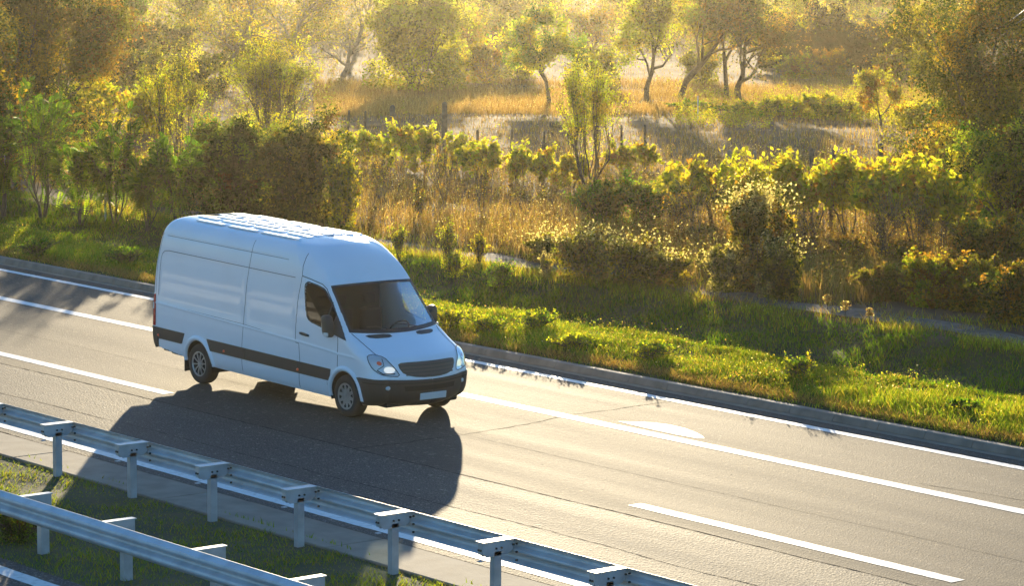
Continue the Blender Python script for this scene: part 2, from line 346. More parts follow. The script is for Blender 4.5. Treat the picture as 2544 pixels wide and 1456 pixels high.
# small pale chips lying on the road
mb = MB(); r = random.Random(5)
for k in range(130):
    x, y = r.uniform(-18, 20), r.uniform(-6, 4.4); s = r.uniform(.005, .012)
    V = [(x+s*cos(a)*r.uniform(.7, 1.3), y+s*sin(a)*r.uniform(.7, 1.3), .001) for a in (0, 1.2, 2.5, 3.8, 5.1)]+[(x, y, .002+s*.2)]
    mb.add(V, [(i, (i+1) % 5, 5) for i in range(5)])
tag(mb.build('loose_grit', MT['concrete']), 'pale stone grit scattered over the asphalt', 'grit', kind='stuff')

# ------------------------------------------------------------------ guardrails
WB = [(0, .155), (.012, .140), (.070, .105), (.078, .080), (.070, .055), (.006, .018), (0, 0), (.006, -.018), (.070, -.055), (.078, -.080), (.070, -.105), (.012, -.140), (0, -.155)]
def wbeam(y, z, s, x0, x1):
    prof = [(a*s, b) for a, b in WB]+[((a-.006)*s, b) for a, b in WB[::-1]]
    X = np.arange(x0, x1+.1, 2.0)
    m = MB(); m.extrude(prof, [((x, y, z), (0, 1, 0), (0, 0, 1)) for x in X]); return m
BOLT = []
for ax in ((1, 0, 0), (0, 1, 0)):
    t_ = MB().tube([tuple(-.011*q for q in ax), tuple(.011*q for q in ax)], .013, 8).build('bolt', MT['bolt']); BOLT.append(t_.data); bpy.data.objects.remove(t_)
def rail_things():
    # rail beside the van's carriageway, seen from behind
    g = empty('guardrail', (-.49, -7.17, 0), 'galvanised guardrail beside the white edge line of the van carriageway, posts and brackets towards us', 'guardrail')
    def rel(mbb, ox, oy): mbb.v = [(a-ox, b-oy, c) for a, b, c in mbb.v]; return mbb
    ox, oy = -.49, -7.17
    bm = rel(wbeam(-6.93, .60, 1, -40.49, 33.51), ox, oy); bm.build('beam', MT['steel'], g)
    for k in range(-5, 12):
        px = -.49+2.03*k
        p = MB(); b = .004
        # C-section post
        c = [(a_*.86, b_*.86) for a_, b_ in [(-.05, -.06), (.05, -.06), (.05, .06), (.03, .06), (.03, .045), (.042, .045), (.042, -.052), (-.042, -.052), (-.042, .045), (-.03, .045), (-.03, .06), (-.05, .06)]]
        p.extrude(c, [((px, -7.17, -.3), (1, 0, 0), (0, 1, 0)), ((px, -7.17, .62), (1, 0, 0), (0, 1, 0))])
        po = rel(p, ox, oy).build('post', MT['zinc'], g)
        q = MB(); y0, y1 = -7.40, -6.94
        sx = .04
        for xx in (px-sx, px+sx):
            V = []
            for dx in (-.003, .003): V += [(xx+dx, y0, .745), (xx+dx, y1, .745), (xx+dx, y1, .62), (xx+dx, y1-.08, .575), (xx+dx, y0+.06, .565), (xx+dx, y0, .62)]
            n = 6; q.add(V, [tuple(range(5, -1, -1)), tuple(range(6, 12))]+[(i, (i+1) % n, (i+1) % n+n, i+n) for i in range(n)])
        q.box(px-.075, px+.075, y0-.01, y1, .747, .756); q.box(px-.04, px+.04, y0-.004, y0, .60, .745)
        q.box(px-.03, px+.03, y0-.03, y0+.03, .52, .529)
        br = rel(q, ox, oy).build('bracket', MT['zinc'], g)
        for (bx, by, bz, d) in [(px-.02, y0-.008, .655, 1), (px+.02, y0-.008, .655, 1), (px+.047, -7.2, .66, 0), (px+.047, -7.12, .66, 0)]+[(px+dx, -6.95, dz, 1) for dx, dz in ((-.06, .68), (.06, .68), (.12, .60), (.12, .70), (.12, .50))]:
            bo = bpy.data.objects.new('bolt', BOLT[d]); col.objects.link(bo); bo.parent = br; bo.location = (bx-ox, by-oy, bz)
    g = empty('guardrail', (6.0, -9.98, 0), 'galvanised guardrail at the bottom left, turned towards the opposite carriageway', 'guardrail')
    ox, oy = 6.0, -9.98
    rel(wbeam(-10.31, .60, -1, -30, 34), ox, oy).build('beam', MT['steel'], g)
    for k in range(-5, 9):
        px = 6.0+2.0*k
        p = MB(); c = [(-.05, -.06), (.05, -.06), (.05, .06), (-.05, .06)]
        p.extrude(c, [((px, -9.98, -.3), (1, 0, 0), (0, 1, 0)), ((px, -9.98, .58), (1, 0, 0), (0, 1, 0))])
        po = rel(p, ox, oy).build('post', MT['zinc'], g)
        q = MB(); q.box(px-.055, px+.055, -10.30, -9.86, .738, .752, .003); q.box(px-.045, px-.039, -10.3, -9.88, .58, .738); q.box(px+.039, px+.045, -10.3, -9.88, .58, .738)
        rel(q, ox, oy).build('bracket', MT['zinc'], g)
rail_things()

# ------------------------------------------------------------------ the van
# z, xf, d, yc, cx, cy, x2, w, xr
VT=np.array([
[.26,.88,.30,.60,.50,.90,.40,.93,-5.68],
[.34,.97,.22,.68,.70,.95,.42,.96,-5.74],
[.50,1.02,.20,.72,.76,.985,.45,.985,-5.80],
[.72,1.03,.20,.74,.78,.99,.45,.99,-5.82],
[.80,1.00,.20,.74,.76,.99,.40,.99,-5.81],
[.95,.95,.20,.76,.70,.99,.35,.99,-5.80],
[1.04,.88,.21,.77,.60,.99,.25,.988,-5.80],
[1.10,.76,.22,.79,.45,.99,.10,.987,-5.79],
[1.20,.52,.23,.82,.25,.985,-.10,.985,-5.79],
[1.30,.29,.22,.855,.05,.98,-.25,.982,-5.78],
[1.36,.18,.20,.87,-.10,.97,-.40,.98,-5.78],
[1.60,-.06,.18,.85,-.35,.935,-.75,.972,-5.76],
[1.85,-.31,.16,.825,-.62,.895,-1.0,.958,-5.73],
[2.07,-.53,.14,.80,-.80,.865,-1.2,.935,-5.69],
[2.30,-.72,.16,.74,-1.0,.84,-1.35,.905,-5.64],
[2.47,-.92,.2,.65,-1.2,.80,-1.5,.865,-5.58],
[2.55,-1.06,.2,.57,-1.32,.75,-1.58,.82,-5.53],
[2.61,-1.2,.2,.48,-1.45,.68,-1.68,.76,-5.48],
[2.65,-1.38,.2,.38,-1.6,.58,-1.8,.67,-5.42],
[2.68,-1.6,.15,.30,-1.8,.45,-1.95,.52,-5.35],
[2.70,-1.9,.08,.15,-2.0,.2,-2.1,.28,-5.25]])
def pchip(x,Y,xi):
    h=np.diff(x);D=np.diff(Y,axis=0)/h[:,None];m=np.zeros_like(Y)
    m[0],m[-1]=D[0],D[-1]
    for k in range(1,len(x)-1):
        w1,w2=2*h[k]+h[k-1],h[k]+2*h[k-1];a,b=D[k-1],D[k];ok=a*b>0
        m[k]=np.where(ok,(w1+w2)/np.where(ok,w1/np.where(a==0,1,a)+w2/np.where(b==0,1,b),1),0)
    k=np.clip(np.searchsorted(x,xi,side='right')-1,0,len(x)-2);t=((xi-x[k])/h[k])[:,None];H=h[k][:,None]
    return (1+2*t)*(1-t)**2*Y[k]+t*(1-t)**2*H*m[k]+t*t*(3-2*t)*Y[k+1]+t*t*(t-1)*H*m[k+1]
def plan(row,n1=30,n2=26,n3=200,n4=8):
    z,xf,d,yc,cx,cy,x2,w,xr=row
    y=np.linspace(0,yc,n1);x=xf-d*(y/yc)**2
    t=np.linspace(0,1,n2+1)[1:];x1=xf-d
    bx=(1-t)**2*x1+2*t*(1-t)*cx+t*t*x2;by=(1-t)**2*yc+2*t*(1-t)*cy+t*t*w
    rr=.10;sx=np.linspace(x2,xr+rr,n3+1)[1:];sy=np.full(n3,w)
    a=np.linspace(0,np.pi/2,n4+1)[1:];ax=xr+rr-rr*np.sin(a);ay=w-rr+rr*np.cos(a)
    m=10;ex=np.full(m,xr);ey=np.linspace(w-rr,0,m+1)[1:]
    return np.concatenate([x,bx,sx,ax,ex]),np.concatenate([y,by,sy,ay,ey])

def build_van():
    S_ = np.arange(len(VT), dtype=float)
    sv = np.linspace(0, len(VT)-1, 420); RW = pchip(S_, VT, sv)
    PX, PY = [], []
    for r in RW:
        x, y = plan(r); PX.append(x); PY.append(y)
    PX = np.array(PX); PY = np.array(PY); PZ = RW[:, 0]; NN = PX.shape[1]
    AL = np.concatenate([np.zeros((len(RW), 1)), np.cumsum(np.hypot(np.diff(PX, axis=1), np.diff(PY, axis=1)), axis=1)], 1)
    def F(n, z):                      # surface point (right-hand side positive y) from plan index and height
        n = np.clip(np.asarray(n, float), 0, NN-1.001); l = np.clip(np.interp(z, PZ, np.arange(len(PZ))), 0, len(PZ)-1.001)
        i = l.astype(int); j = n.astype(int); a = l-i; b = n-j
        g = lambda A: (A[i, j]*(1-b)+A[i, j+1]*b)*(1-a)+(A[i+1, j]*(1-b)+A[i+1, j+1]*b)*a
        return g(PX), g(PY)
    def toN(x, y, z):
        l = int(round(float(np.interp(z, PZ, np.arange(len(PZ)))))); d = np.hypot(PX[l]-x, PY[l]-abs(y)); j = int(np.argmin(d))
        best = (d[j], float(j))
        for k in (j-1, j):
            if 0 <= k < NN-1:
                A = np.array([PX[l, k], PY[l, k]]); B = np.array([PX[l, k+1], PY[l, k+1]])-A; q = float(np.clip(np.dot(np.array([x, abs(y)])-A, B)/(B@B+1e-12), 0, 1))
                e = np.linalg.norm(A+B*q-np.array([x, abs(y)]))
                if e < best[0]: best = (e, k+q)
        return best[1]
    def nrm(n, z):
        x0, y0 = F(n-.5, z); x1, y1 = F(n+.5, z); z0 = np.maximum(z-.01, .26); z1 = np.minimum(z+.01, 2.70)
        xa, ya = F(n, z0); xb, yb = F(n, z1)
        t1 = np.stack([x1-x0, y1-y0, np.zeros_like(x0)], -1); t2 = np.stack([xb-xa, yb-ya, z1-z0+x0*0], -1)
        N_ = np.cross(t1, t2); N_ = N_/(np.linalg.norm(N_, axis=-1, keepdims=True)+1e-9)
        return N_ * np.where((N_[..., 1:2]*1.0+N_[..., 0:1]*.5) >= 0, 1, -1)
    def rake(V): V = np.array(V, float); V[:, 2] -= .02*V[:, 0]; return V
    def dens(poly, closed=True, step=.03):
        out = []; m = len(poly)
        for i in range(m if closed else m-1):
            a, b = np.array(poly[i], float), np.array(poly[(i+1) % m], float); k = max(1, int(np.linalg.norm(b-a)/step))
            for q in range(k): out.append(a+(b-a)*q/k)
        if not closed: out.append(np.array(poly[-1], float))
        return out
    def smooth(poly, it=2):           # Chaikin corner rounding
        P = [np.array(p, float) for p in poly]
        for _ in range(it):
            Q = []
            for i in range(len(P)): a, b = P[i], P[(i+1) % len(P)]; Q += [a*.78+b*.22, a*.22+b*.78]
            P = Q
        return P
    def inpoly(px, py, Q):
        ins = np.zeros(px.shape, bool); m = len(Q)
        for i in range(m):
            x0, y0 = Q[i]; x1, y1 = Q[(i+1) % m]
            if y0 == y1: continue
            c = ((y0 > py) != (y1 > py)) & (px < (x1-x0)*(py-y0)/(y1-y0)+x0); ins ^= c
        return ins
    def nz(poly): return np.array([(toN(*p), p[2]) for p in dens(poly)])
    def patch(poly, off, sgn, step=.014, thick=.0, holes=None):
        """solid-looking panel following the body inside a closed outline of 3D points"""
        Q = nz(poly); n0, n1 = Q[:, 0].min(), Q[:, 0].max(); z0, z1 = Q[:, 1].min(), Q[:, 1].max(); zm = (z0+z1)/2
        lz = int(np.interp(zm, PZ, np.arange(len(PZ)))); al = np.interp([n0, n1], np.arange(NN), AL[lz])
        nu = max(3, int((al[1]-al[0])/step)+1); nv = max(3, int((z1-z0)/step)+1)
        gn = np.interp(np.linspace(al[0], al[1], nu), AL[lz], np.arange(NN)); gz = np.linspace(z0, z1, nv)
        G, H = np.meshgrid(gn, gz); cg = (G[:-1, :-1]+G[1:, 1:])/2; ch = (H[:-1, :-1]+H[1:, 1:])/2
        ins = inpoly(cg, ch, Q)
        if holes is not None:
            for h in holes: ins &= ~inpoly(cg, ch, nz(h))
        idx = np.arange(nu*nv).reshape(nv, nu)
        cells = np.stack([idx[:-1, :-1], idx[:-1, 1:], idx[1:, 1:], idx[1:, :-1]], -1)[ins]
        if len(cells) == 0: return np.zeros((0, 3)), []
        from collections import Counter
        ed = Counter(); 
        for c in cells:
            for k in range(4): ed[(min(c[k], c[(k+1) % 4]), max(c[k], c[(k+1) % 4]))] += 1
        bv = sorted({v for e, k in ed.items() if k == 1 for v in e})
        dn = (al[1]-al[0])/max(1e-6, (n1-n0)); g = G.ravel().copy(); h = H.ravel().copy()
        rings = [Q]+([nz(q) for q in holes] if holes else [])
        for v in bv:
            best = None
            for RQ in rings:
                A = RQ*np.array([dn, 1]); B = np.roll(A, -1, 0); p = np.array([g[v]*dn, h[v]]); D_ = B-A
                t = np.clip(((p-A)*D_).sum(1)/((D_*D_).sum(1)+1e-12), 0, 1); C_ = A+D_*t[:, None]; e = np.linalg.norm(C_-p, axis=1); k = int(np.argmin(e))
                if best is None or e[k] < best[0]: best = (e[k], C_[k])
            g[v], h[v] = best[1][0]/dn, best[1][1]
        used = sorted({int(v) for c in cells for v in c}); mp = {v: i for i, v in enumerate(used)}; gu, hu = g[used], h[used]
        x, y = F(gu, hu); Nn = nrm(gu, hu); P = np.stack([x, y, hu], -1)
        V = P+Nn*off; Fc = [tuple(mp[int(k)] for k in c) for c in cells]
        if thick:
            b = len(V); V = np.concatenate([V, V-Nn*thick])
            dirs = {}
            for c in cells:
                for k in range(4):
                    a_, b_ = int(c[k]), int(c[(k+1) % 4])
                    if ed[(min(a_, b_), max(a_, b_))] == 1: Fc.append((mp[b_], mp[a_], mp[a_]+b, mp[b_]+b))
        V = V*np.array([1, sgn, 1])
        if sgn > 0: pass
        else: Fc = [f[::-1] for f in Fc]
        return rake(V), [f[::-1] for f in Fc]
    def ribbon(pts, sgn, wd=.010, off=.0018, closed=False):
        D_ = dens(pts, closed, .04); 
        if closed: D_.append(D_[0])
        q = np.array([(toN(*p), p[2]) for p in D_]); x, y = F(q[:, 0], q[:, 1]); P = np.stack([x, y, q[:, 1]], -1); Nn = nrm(q[:, 0], q[:, 1]); P = P+Nn*off
        T_ = np.gradient(P, axis=0); S2 = np.cross(T_, Nn); S2 /= (np.linalg.norm(S2, axis=1, keepdims=True)+1e-9)
        V = np.empty((2*len(P), 3)); V[0::2] = P+S2*wd/2; V[1::2] = P-S2*wd/2; V = V*np.array([1, sgn, 1])
        return rake(V), [(2*i, 2*i+1, 2*i+3, 2*i+2) for i in range(len(P)-1)]
    def cat(parts):
        V = []; Fc = []; b = 0
        for v, f in parts:
            V.append(v); Fc += [tuple(i+b for i in q) for q in f]; b += len(v)
        return np.concatenate(V), Fc
    van = empty('delivery_van', (0, 0, 0), 'white high-roof panel van with a black side moulding driving along the road', 'van')
    def P_(name, vf, m, parent=None, sm=True): return mesh_obj(name, vf[0], vf[1], MT[m], parent or van, smooth=sm)
    def sd(x, z):                                       # point on the side from x and z
        l = int(round(float(np.interp(z, PZ, np.arange(len(PZ)))))); k = np.interp(-x, -PX[l], np.arange(NN)); return (x, float(np.interp(k, np.arange(NN), PY[l])), z)
    def fr(y, z):                                       # point on the front from y and z
        l = int(round(float(np.interp(z, PZ, np.arange(len(PZ)))))); k = np.interp(abs(y), PY[l][:56], np.arange(56)); return (float(np.interp(k, np.arange(NN), PX[l])), abs(y), z)
    win = smooth([sd(*p) for p in [(-1.17, 1.90), (-1.18, 2.02), (-1.12, 2.075), (-1.02, 2.06), (-.87, 2.035), (-.72, 1.99), (-.65, 1.93), (-.47, 1.76), (-.32, 1.60), (-.14, 1.40), (-.17, 1.31), (-.36, 1.325), (-.66, 1.375), (-1.01, 1.43), (-1.10, 1.53)]], 1)
    # windscreen outline runs along the A-pillar corner line of the surface
    l_ = lambda z: float(np.interp(z, PZ, np.arange(len(PZ))))
    def pil(z, k): x, y = F(np.array([float(k)]), np.array([z])); return (float(x[0]), float(y[0]), z)
    wsR = [pil(z, 29.3) for z in np.linspace(1.365, 2.045, 16)]
    wsc = [fr(y, 2.045+.03*(1-(y/.8)**2)) for y in np.linspace(.78, 0, 12)]; wsb = [fr(y, 1.365-.03*(1-(y/.87)**2)) for y in np.linspace(0, .84, 12)]
    half = wsR+wsc+wsb                                   # half windscreen: pillar up, top inward, bottom outward
    def inset(z0, z1, k, t0, t1):
        return [pil(z, k) for z in np.linspace(z0, z1, 14)]+[fr(y, t1+.03*(1-(y/.8)**2)) for y in np.linspace(.74, 0, 12)]+[fr(y, t0-.03*(1-(y/.87)**2)) for y in np.linspace(0, .80, 12)]
    half_in = inset(1.42, 2.01, 27.6, 1.42, 2.01)
    # ---- body shell
    lv = np.linspace(0, len(PZ)-1, 250).astype(int); V = []; nl = len(lv)
    X, Y, Zg = PX[lv].copy(), PY[lv].copy(), np.repeat(PZ[lv][:, None], NN, 1)
    # pressed recess of the cargo panels and the raised waist creases
    def recess(x0, x1, z0, z1, dpt, Xg=X, Zz=Zg):
        s = .02; f = 1/(1+np.exp(-(Xg-x0)/s))*1/(1+np.exp((Xg-x1)/s))*1/(1+np.exp(-(Zz-z0)/s))*1/(1+np.exp((Zz-z1)/s)); return -dpt*f
    side = (np.arange(NN) > 56) & (np.arange(NN) < 262)
    dy = recess(-5.56, -2.98, 1.20, 2.09, .010)+recess(-2.80, -1.46, 1.17, 2.09, .010)
    cz = 1.01+.0000*X+np.clip((-X-.2)/5.4, 0, 1)**.7*.15
    dy = dy+.007*np.exp(-((Zg-cz)/.018)**2)-.006*np.exp(-((Zg-2.36)/.015)**2)/(1+np.exp((X+1.8)/.08))
    for xx in (-2.87,): dy = dy-.006*np.exp(-((X-xx)/.016)**2)*(Zg > .4)
    dy = dy+.006*np.exp(-((Zg-1.28)/.05)**2)*(X < -1.5)*(X > -5.6)*0
    Y = Y+np.where(side[None, :], dy, 0)
    ring = []
    Vr = np.stack([X, -Y, Zg], -1); Vl = np.stack([X, Y, Zg], -1)[:, ::-1][:, 1:-1]       # right side then left side back to the front
    G = np.concatenate([Vr, Vl], 1); NR = G.shape[1]; V = G.reshape(-1, 3)
    i = np.arange(nl-1)[:, None]*NR+np.arange(NR)[None, :]; j = np.arange(nl-1)[:, None]*NR+((np.arange(NR)+1) % NR)[None, :]
    Fq = np.stack([i, j, j+NR, i+NR], -1).reshape(-1, 4); C_ = V[Fq].mean(1)
    nidx = np.concatenate([np.arange(NN)+.5, (NN-2-np.arange(NN-2))-.0])
    nc = np.repeat(nidx[None, :], nl-1, 0).ravel(); zc = C_[:, 2]
    keep = np.ones(len(Fq), bool)
    def shrink(poly, d):
        Q = nz(poly); c = Q.mean(0); s = np.array([20., 1.]); L_ = np.linalg.norm((Q-c)/s, axis=1, keepdims=True); return c+(Q-c)*np.clip(1-d/L_, 0, 1)
    keep &= ~inpoly(nc, zc, shrink(win, .02)); keep &= ~inpoly(nc, zc, shrink(half, .016)) 
    keep &= ~((nc < 5) & (zc > 1.37) & (zc < 2.05))
    for ax in (0., -4.325):
        keep &= ~((np.hypot(C_[:, 0]-ax, C_[:, 2]-(.345+.02*ax)) < .415) & (np.abs(C_[:, 1]) > .6) & (np.abs(C_[:, 0]-ax) < .42))
    keep &= ~((C_[:, 2] < .26+np.clip(-C_[:, 0]-4.2, 0, 2)*.09) & (C_[:, 0] < -.3) & (np.abs(C_[:, 1]) > .0))
    Fq = Fq[keep]
    top = tuple(range((nl-1)*NR, nl*NR)); Fl = [tuple(q[::-1]) for q in Fq.tolist()]+[top]
    body = mesh_obj('body', rake(V), Fl, MT['white'], van, smooth=True)
    # ---- glass
    Vw, Fw = cat([patch(half, -.004, -1, .02, 0), patch(half, -.004, 1, .02, 0)])
    ws = mesh_obj('windscreen', Vw, Fw, MT['glass'], van, smooth=True)
    def hole_inset(h): return [(p[0], max(p[1], .0), p[2]) for p in h]
    ring_parts = []
    for s in (-1, 1): ring_parts.append(patch(half, .003, s, .011, 0, holes=[half_in]))
    P_('seal', cat(ring_parts), 'frit', ws)
    for s in (-1, 1):
        g = P_('side_window', patch(win, -.002, s, .02), 'cabshade' if s < 0 else 'glass')
        c = np.mean(win, 0); inner = [c+(p-c)*np.clip(1-.03/np.linalg.norm(p-c), 0, 1) for p in win]
        P_('seal', patch(win, .004, s, .010, .0, holes=[inner]), 'frit', g)
        P_('window_divider', ribbon([sd(-.52, 1.345), sd(-.50, 1.80)], s, .03, .004), 'frit', g)
    # ---- front details
    for s in (-1, 1):
        hl = smooth([(.51, .91, 1.07), (.58, .83, 1.085), (.70, .72, 1.045), (.78, .665, .96), (.86, .60, .86), (.91, .555, .755), (.81, .74, .765), (.76, .85, .80), (.67, .925, .88), (.57, .935, 1.0)], 1)
        h = P_('headlight', patch(hl, .012, s, .010, .02), 'clear')
        P_('reflector', patch(hl, .002, s, .012, 0), 'lensw', h)
        P_('lamp_rim', ribbon([tuple(p) for p in hl], s, .014, .0135, True), 'gap', h)
        ell = lambda yc_, zc_, ry, rz: [fr(yc_+ry*cos(t), zc_+rz*sin(t)) for t in np.linspace(0, 2*pi, 20)[:-1]]
        P_('bulb', patch(ell(.70, .86, .085, .052), .005, s, .010), 'lamp', h)
        P_('indicator', patch(ell(.83, .965, .035, .03), .005, s, .010), 'orange', h)
        P_('inner_trim', cat([ribbon([fr(.62, .80), fr(.80, .80), fr(.88, .86)], s, .02, .004), ribbon([fr(.76, 1.03), fr(.77, .93), fr(.87, .87)], s, .012, .006)]), 'black', h)
    gp = [(y, z) for y, z in [(.0, .972), (.2, .972), (.40, .97), (.50, .965), (.555, .945), (.545, .88), (.50, .81), (.42, .765), (.30, .742), (.15, .73), (0, .728)]]
    gh = [fr(*p) for p in gp]
    gv = cat([patch(gh, .006, -1, .012, .02), patch(gh, .006, 1, .012, .02)]); gr = P_('grille', gv, 'black')
    rb = []
    for zc_ in (.78, .835, .89, .945):
        wmax = .46 if zc_ < .8 else .50 if zc_ < .85 else .53
        for s in (-1, 1):
            t = [fr(y, zc_) for y in np.linspace(0, wmax, 12)]
            for o_, wd in ((.014, .034),): rb.append(ribbon(t, s, wd, o_)); rb.append(ribbon([(a, b, c-.017) for a, b, c in t], s, .004, .010))
    P_('slat', cat(rb), 'slat', gr)
    P_('bonnet_gap', cat([ribbon([pil(1.352, 28.5), (.25, .82, 1.225), (.42, .805, 1.15), (.60, .80, 1.08)], s, .014) for s in (-1, 1)]), 'gap')
    for s in (-1, 1):
        vp = [fr(.70, 1.325), fr(.27, 1.335), fr(.235, 1.285), fr(.62, 1.278)]
        v_ = P_('bonnet_vent', patch(smooth(vp, 1), .003, s, .010, .0), 'black')
        fl = [ribbon([fr(y, 1.325), fr(y-.03, 1.288)], s, .008, .007) for y in np.arange(.30, .64, .03)]
        P_('louvre', cat(fl), 'frit', v_)
    # bumper
    bl = [fr(y, .715-.02*(1-(y/.8)**2)) for y in np.linspace(0, .74, 12)]+[sd(.55, .72), sd(.40, .715), sd(.31, .70), sd(.36, .60), sd(.405, .50), sd(.42, .40), sd(.42, .28), (.6, .80, .27)]+[fr(y, .268) for y in np.linspace(.56, 0, 8)]
    bp = P_('front_bumper', cat([patch(bl, .014, s, .016, .03) for s in (-1, 1)]), 'black')
    P_('intake', cat([patch([fr(0, .60), fr(.5, .60), fr(.48, .52), fr(0, .52)], .016, s, .016) for s in (-1, 1)]), 'dark', bp)
    P_('bumper_crease', cat([ribbon([fr(y, .645) for y in np.linspace(0, .72, 14)]+[sd(.50, .65)], s, .012, .018) for s in (-1, 1)]), 'dark', bp)
    for s in (-1, 1):
        mb = MB(); mb.lathe([(0, .02), (.035, .018), (.045, 0.0), (.05, -.01)], 18); ax = fr(.75, .575)
        V = [(ax[0]+.012+b*cos(.9)-a*sin(.9)*0.8, s*(ax[1]+b*sin(.9)+a*cos(.9)), ax[2]+c*.75-.02*ax[0]) for a, b, c in mb.v]
        mesh_obj('fog_lamp', V, mb.f, MT['lensw'], bp, smooth=True)
    mb = MB().box(0, .014, -.26, .26, -.055, .055, .003); V = [(a+1.035+.12*c, b, c+.405) for a, b, c in mb.v]; mesh_obj('number_plate', V, mb.f, MT['plate'], van)
    # wipers
    for wp in ([(.20, .45, 1.375), (.12, .1, 1.45), (.10, -.1, 1.455)], [(.20, -.15, 1.375), (.11, -.45, 1.45), (.09, -.62, 1.45)]):
        mb = MB().tube(wp, .008, 5); mesh_obj('wiper', mb.v, mb.f, MT['black'], van)
    # ---- sides
    for s in (-1, 1):
        for x0, x1, x0b, x1b in ((-5.70, -4.74, -5.58, -4.83), (-4.03, -2.885, -3.93, -2.885), (-2.865, -1.36, -2.865, -1.36), (-1.345, -.39, -1.345, -.43)):
            P_('side_moulding', patch([sd(x0, .735), sd(x1, .735), sd(x1b, .54), sd(x0b, .54)], .014, s, .03, .016), 'black', sm=False)
        for mx_ in (-5.56, -3.49, -1.30):
            mb = MB(); mb.lathe([(0, .02), (.018, .018), (.024, .0)], 12, (mx_, 1.005, .60)); V = [(a, s*b, c-.02*a) for a, b, c in mb.v]; mesh_obj('marker_lamp', V, mb.f, MT['orange'], van, smooth=True)
        seams = [ribbon([sd(-2.78, 2.56), sd(-2.79, 2.30), sd(-2.83, 1.98), sd(-2.87, 1.58), sd(-2.92, 1.13), sd(-2.96, .79), sd(-2.98, .33)], s),
                 ribbon([sd(-1.31, 2.50), sd(-1.29, 2.29), sd(-1.27, 2.145), sd(-1.34, 1.77), sd(-1.38, 1.38), sd(-1.395, 1.04), sd(-1.29, 1.03), sd(-1.26, .76), sd(-1.31, .30)], s, .012),
                 ribbon([sd(-1.27, 2.145), sd(-1.06, 2.11), sd(-.80, 2.055), sd(-.69, 1.99), sd(-.50, 1.79), sd(-.29, 1.55), sd(-.20, 1.37), sd(-.20, 1.22), sd(-.20, .90), sd(-.205, .80)], s, .014),
                 ribbon([sd(-5.58, 1.30), sd(-5.53, 1.96), sd(-5.50, 2.04), sd(-5.43, 2.09), sd(-5.3, 2.105), sd(-1.46, 2.095)], s, .009),
                 ribbon([sd(-5.62, 1.17), sd(-2.92, 1.135), sd(-1.31, 1.06), sd(-.21, 1.01)], s, .006),
                 ribbon([sd(-5.40, 2.36), sd(-1.7, 2.36)], s, .006), ribbon([sd(-5.66, .78), sd(-5.66, 1.3), sd(-5.63, 1.9), sd(-5.52, 2.40)], s, .008),
                 ribbon([sd(-.47, .32), sd(-.50, .52)], s, .008)]
        P_('seam_and_crease_shade', cat(seams), 'gap')  # lines on recess edge, waist crease and upper moulding paint crease shade
        P_('door_handle', patch(smooth([sd(-1.26, 1.235), sd(-1.0, 1.215), sd(-1.0, 1.175), sd(-1.24, 1.19)], 1), .028, s, .010, .026), 'black')
        tl = P_('tail_lamp', patch([sd(-5.66, 1.31), (-5.79, .93, 1.31), (-5.805, .93, .755), sd(-5.67, .755)], .012, s, .010, .014), 'red')
        P_('reverse_lens', patch([sd(-5.69, 1.16), (-5.79, .93, 1.16), (-5.80, .93, 1.05), sd(-5.695, 1.05)], .0145, s, .010), 'plate', tl)
        P_('rear_bumper', patch([sd(-5.57, .555), sd(-5.69, .735), (-5.81, .90, .74), (-5.815, .5, .74), (-5.80, .5, .36), (-5.74, .9, .36), sd(-5.60, .385)], .016, s, .014, .02), 'black')
        # flared arch lips
        for ax, nm in ((0., 'wheel_arch'), (-4.325, 'wheel_arch')):
            V = []; F2 = []; zc0 = .345+.02*ax; prof = [(.405, -.015), (.408, .012), (.425, .030), (.455, .034), (.480, .020), (.495, -.004)]; na = 40
            a0, a1 = (radians_(-4), radians_(184)) if ax else (radians_(-2), radians_(186))
            for q in range(na+1):
                a = a0+(a1-a0)*q/na
                for rr_, oo in prof:
                    sq = 1.0 if ax == 0 else .985
                    x, z = ax+rr_*cos(a)*sq, max(zc0+rr_*sin(a), .27); yv = .988 if z < 1.2 else .98
                    V.append((x, s*(sd(x, max(z, .30))[1]+oo if abs(x-ax) < .5 and x < .55 else yv+oo), z))
            k = len(prof)
            for q in range(na):
                for t in range(k-1): F2.append((q*k+t, q*k+t+1, (q+1)*k+t+1, (q+1)*k+t))
            P_(nm, (rake(V), F2), 'white')
            mb = MB(); V = []; F2 = []
            for q in range(25):
                a = pi*q/24-.15+.3*q/24*0
                a = -.25+(pi+.5)*q/24
                for yy in (.97, .55): V.append((ax+.412*cos(a), s*yy, zc0+.412*sin(a)))
            for q in range(24): F2.append((2*q, 2*q+1, 2*q+3, 2*q+2))
            V += [(ax, s*.55, zc0)]; m_ = len(V)-1
            for q in range(24): F2.append((2*q+1, m_, 2*q+3))
            P_('wheel_well', (rake(V), F2), 'dark')
        # mirror: triangular base, arm, housing, glass, indicator
        tri = [sd(-.34, 1.60), sd(.015, 1.245), sd(-.30, 1.31), sd(-.42, 1.335)]
        mi = P_('side_mirror', patch(tri, .012, s, .010, .014), 'black')
        hv = []; hf = []
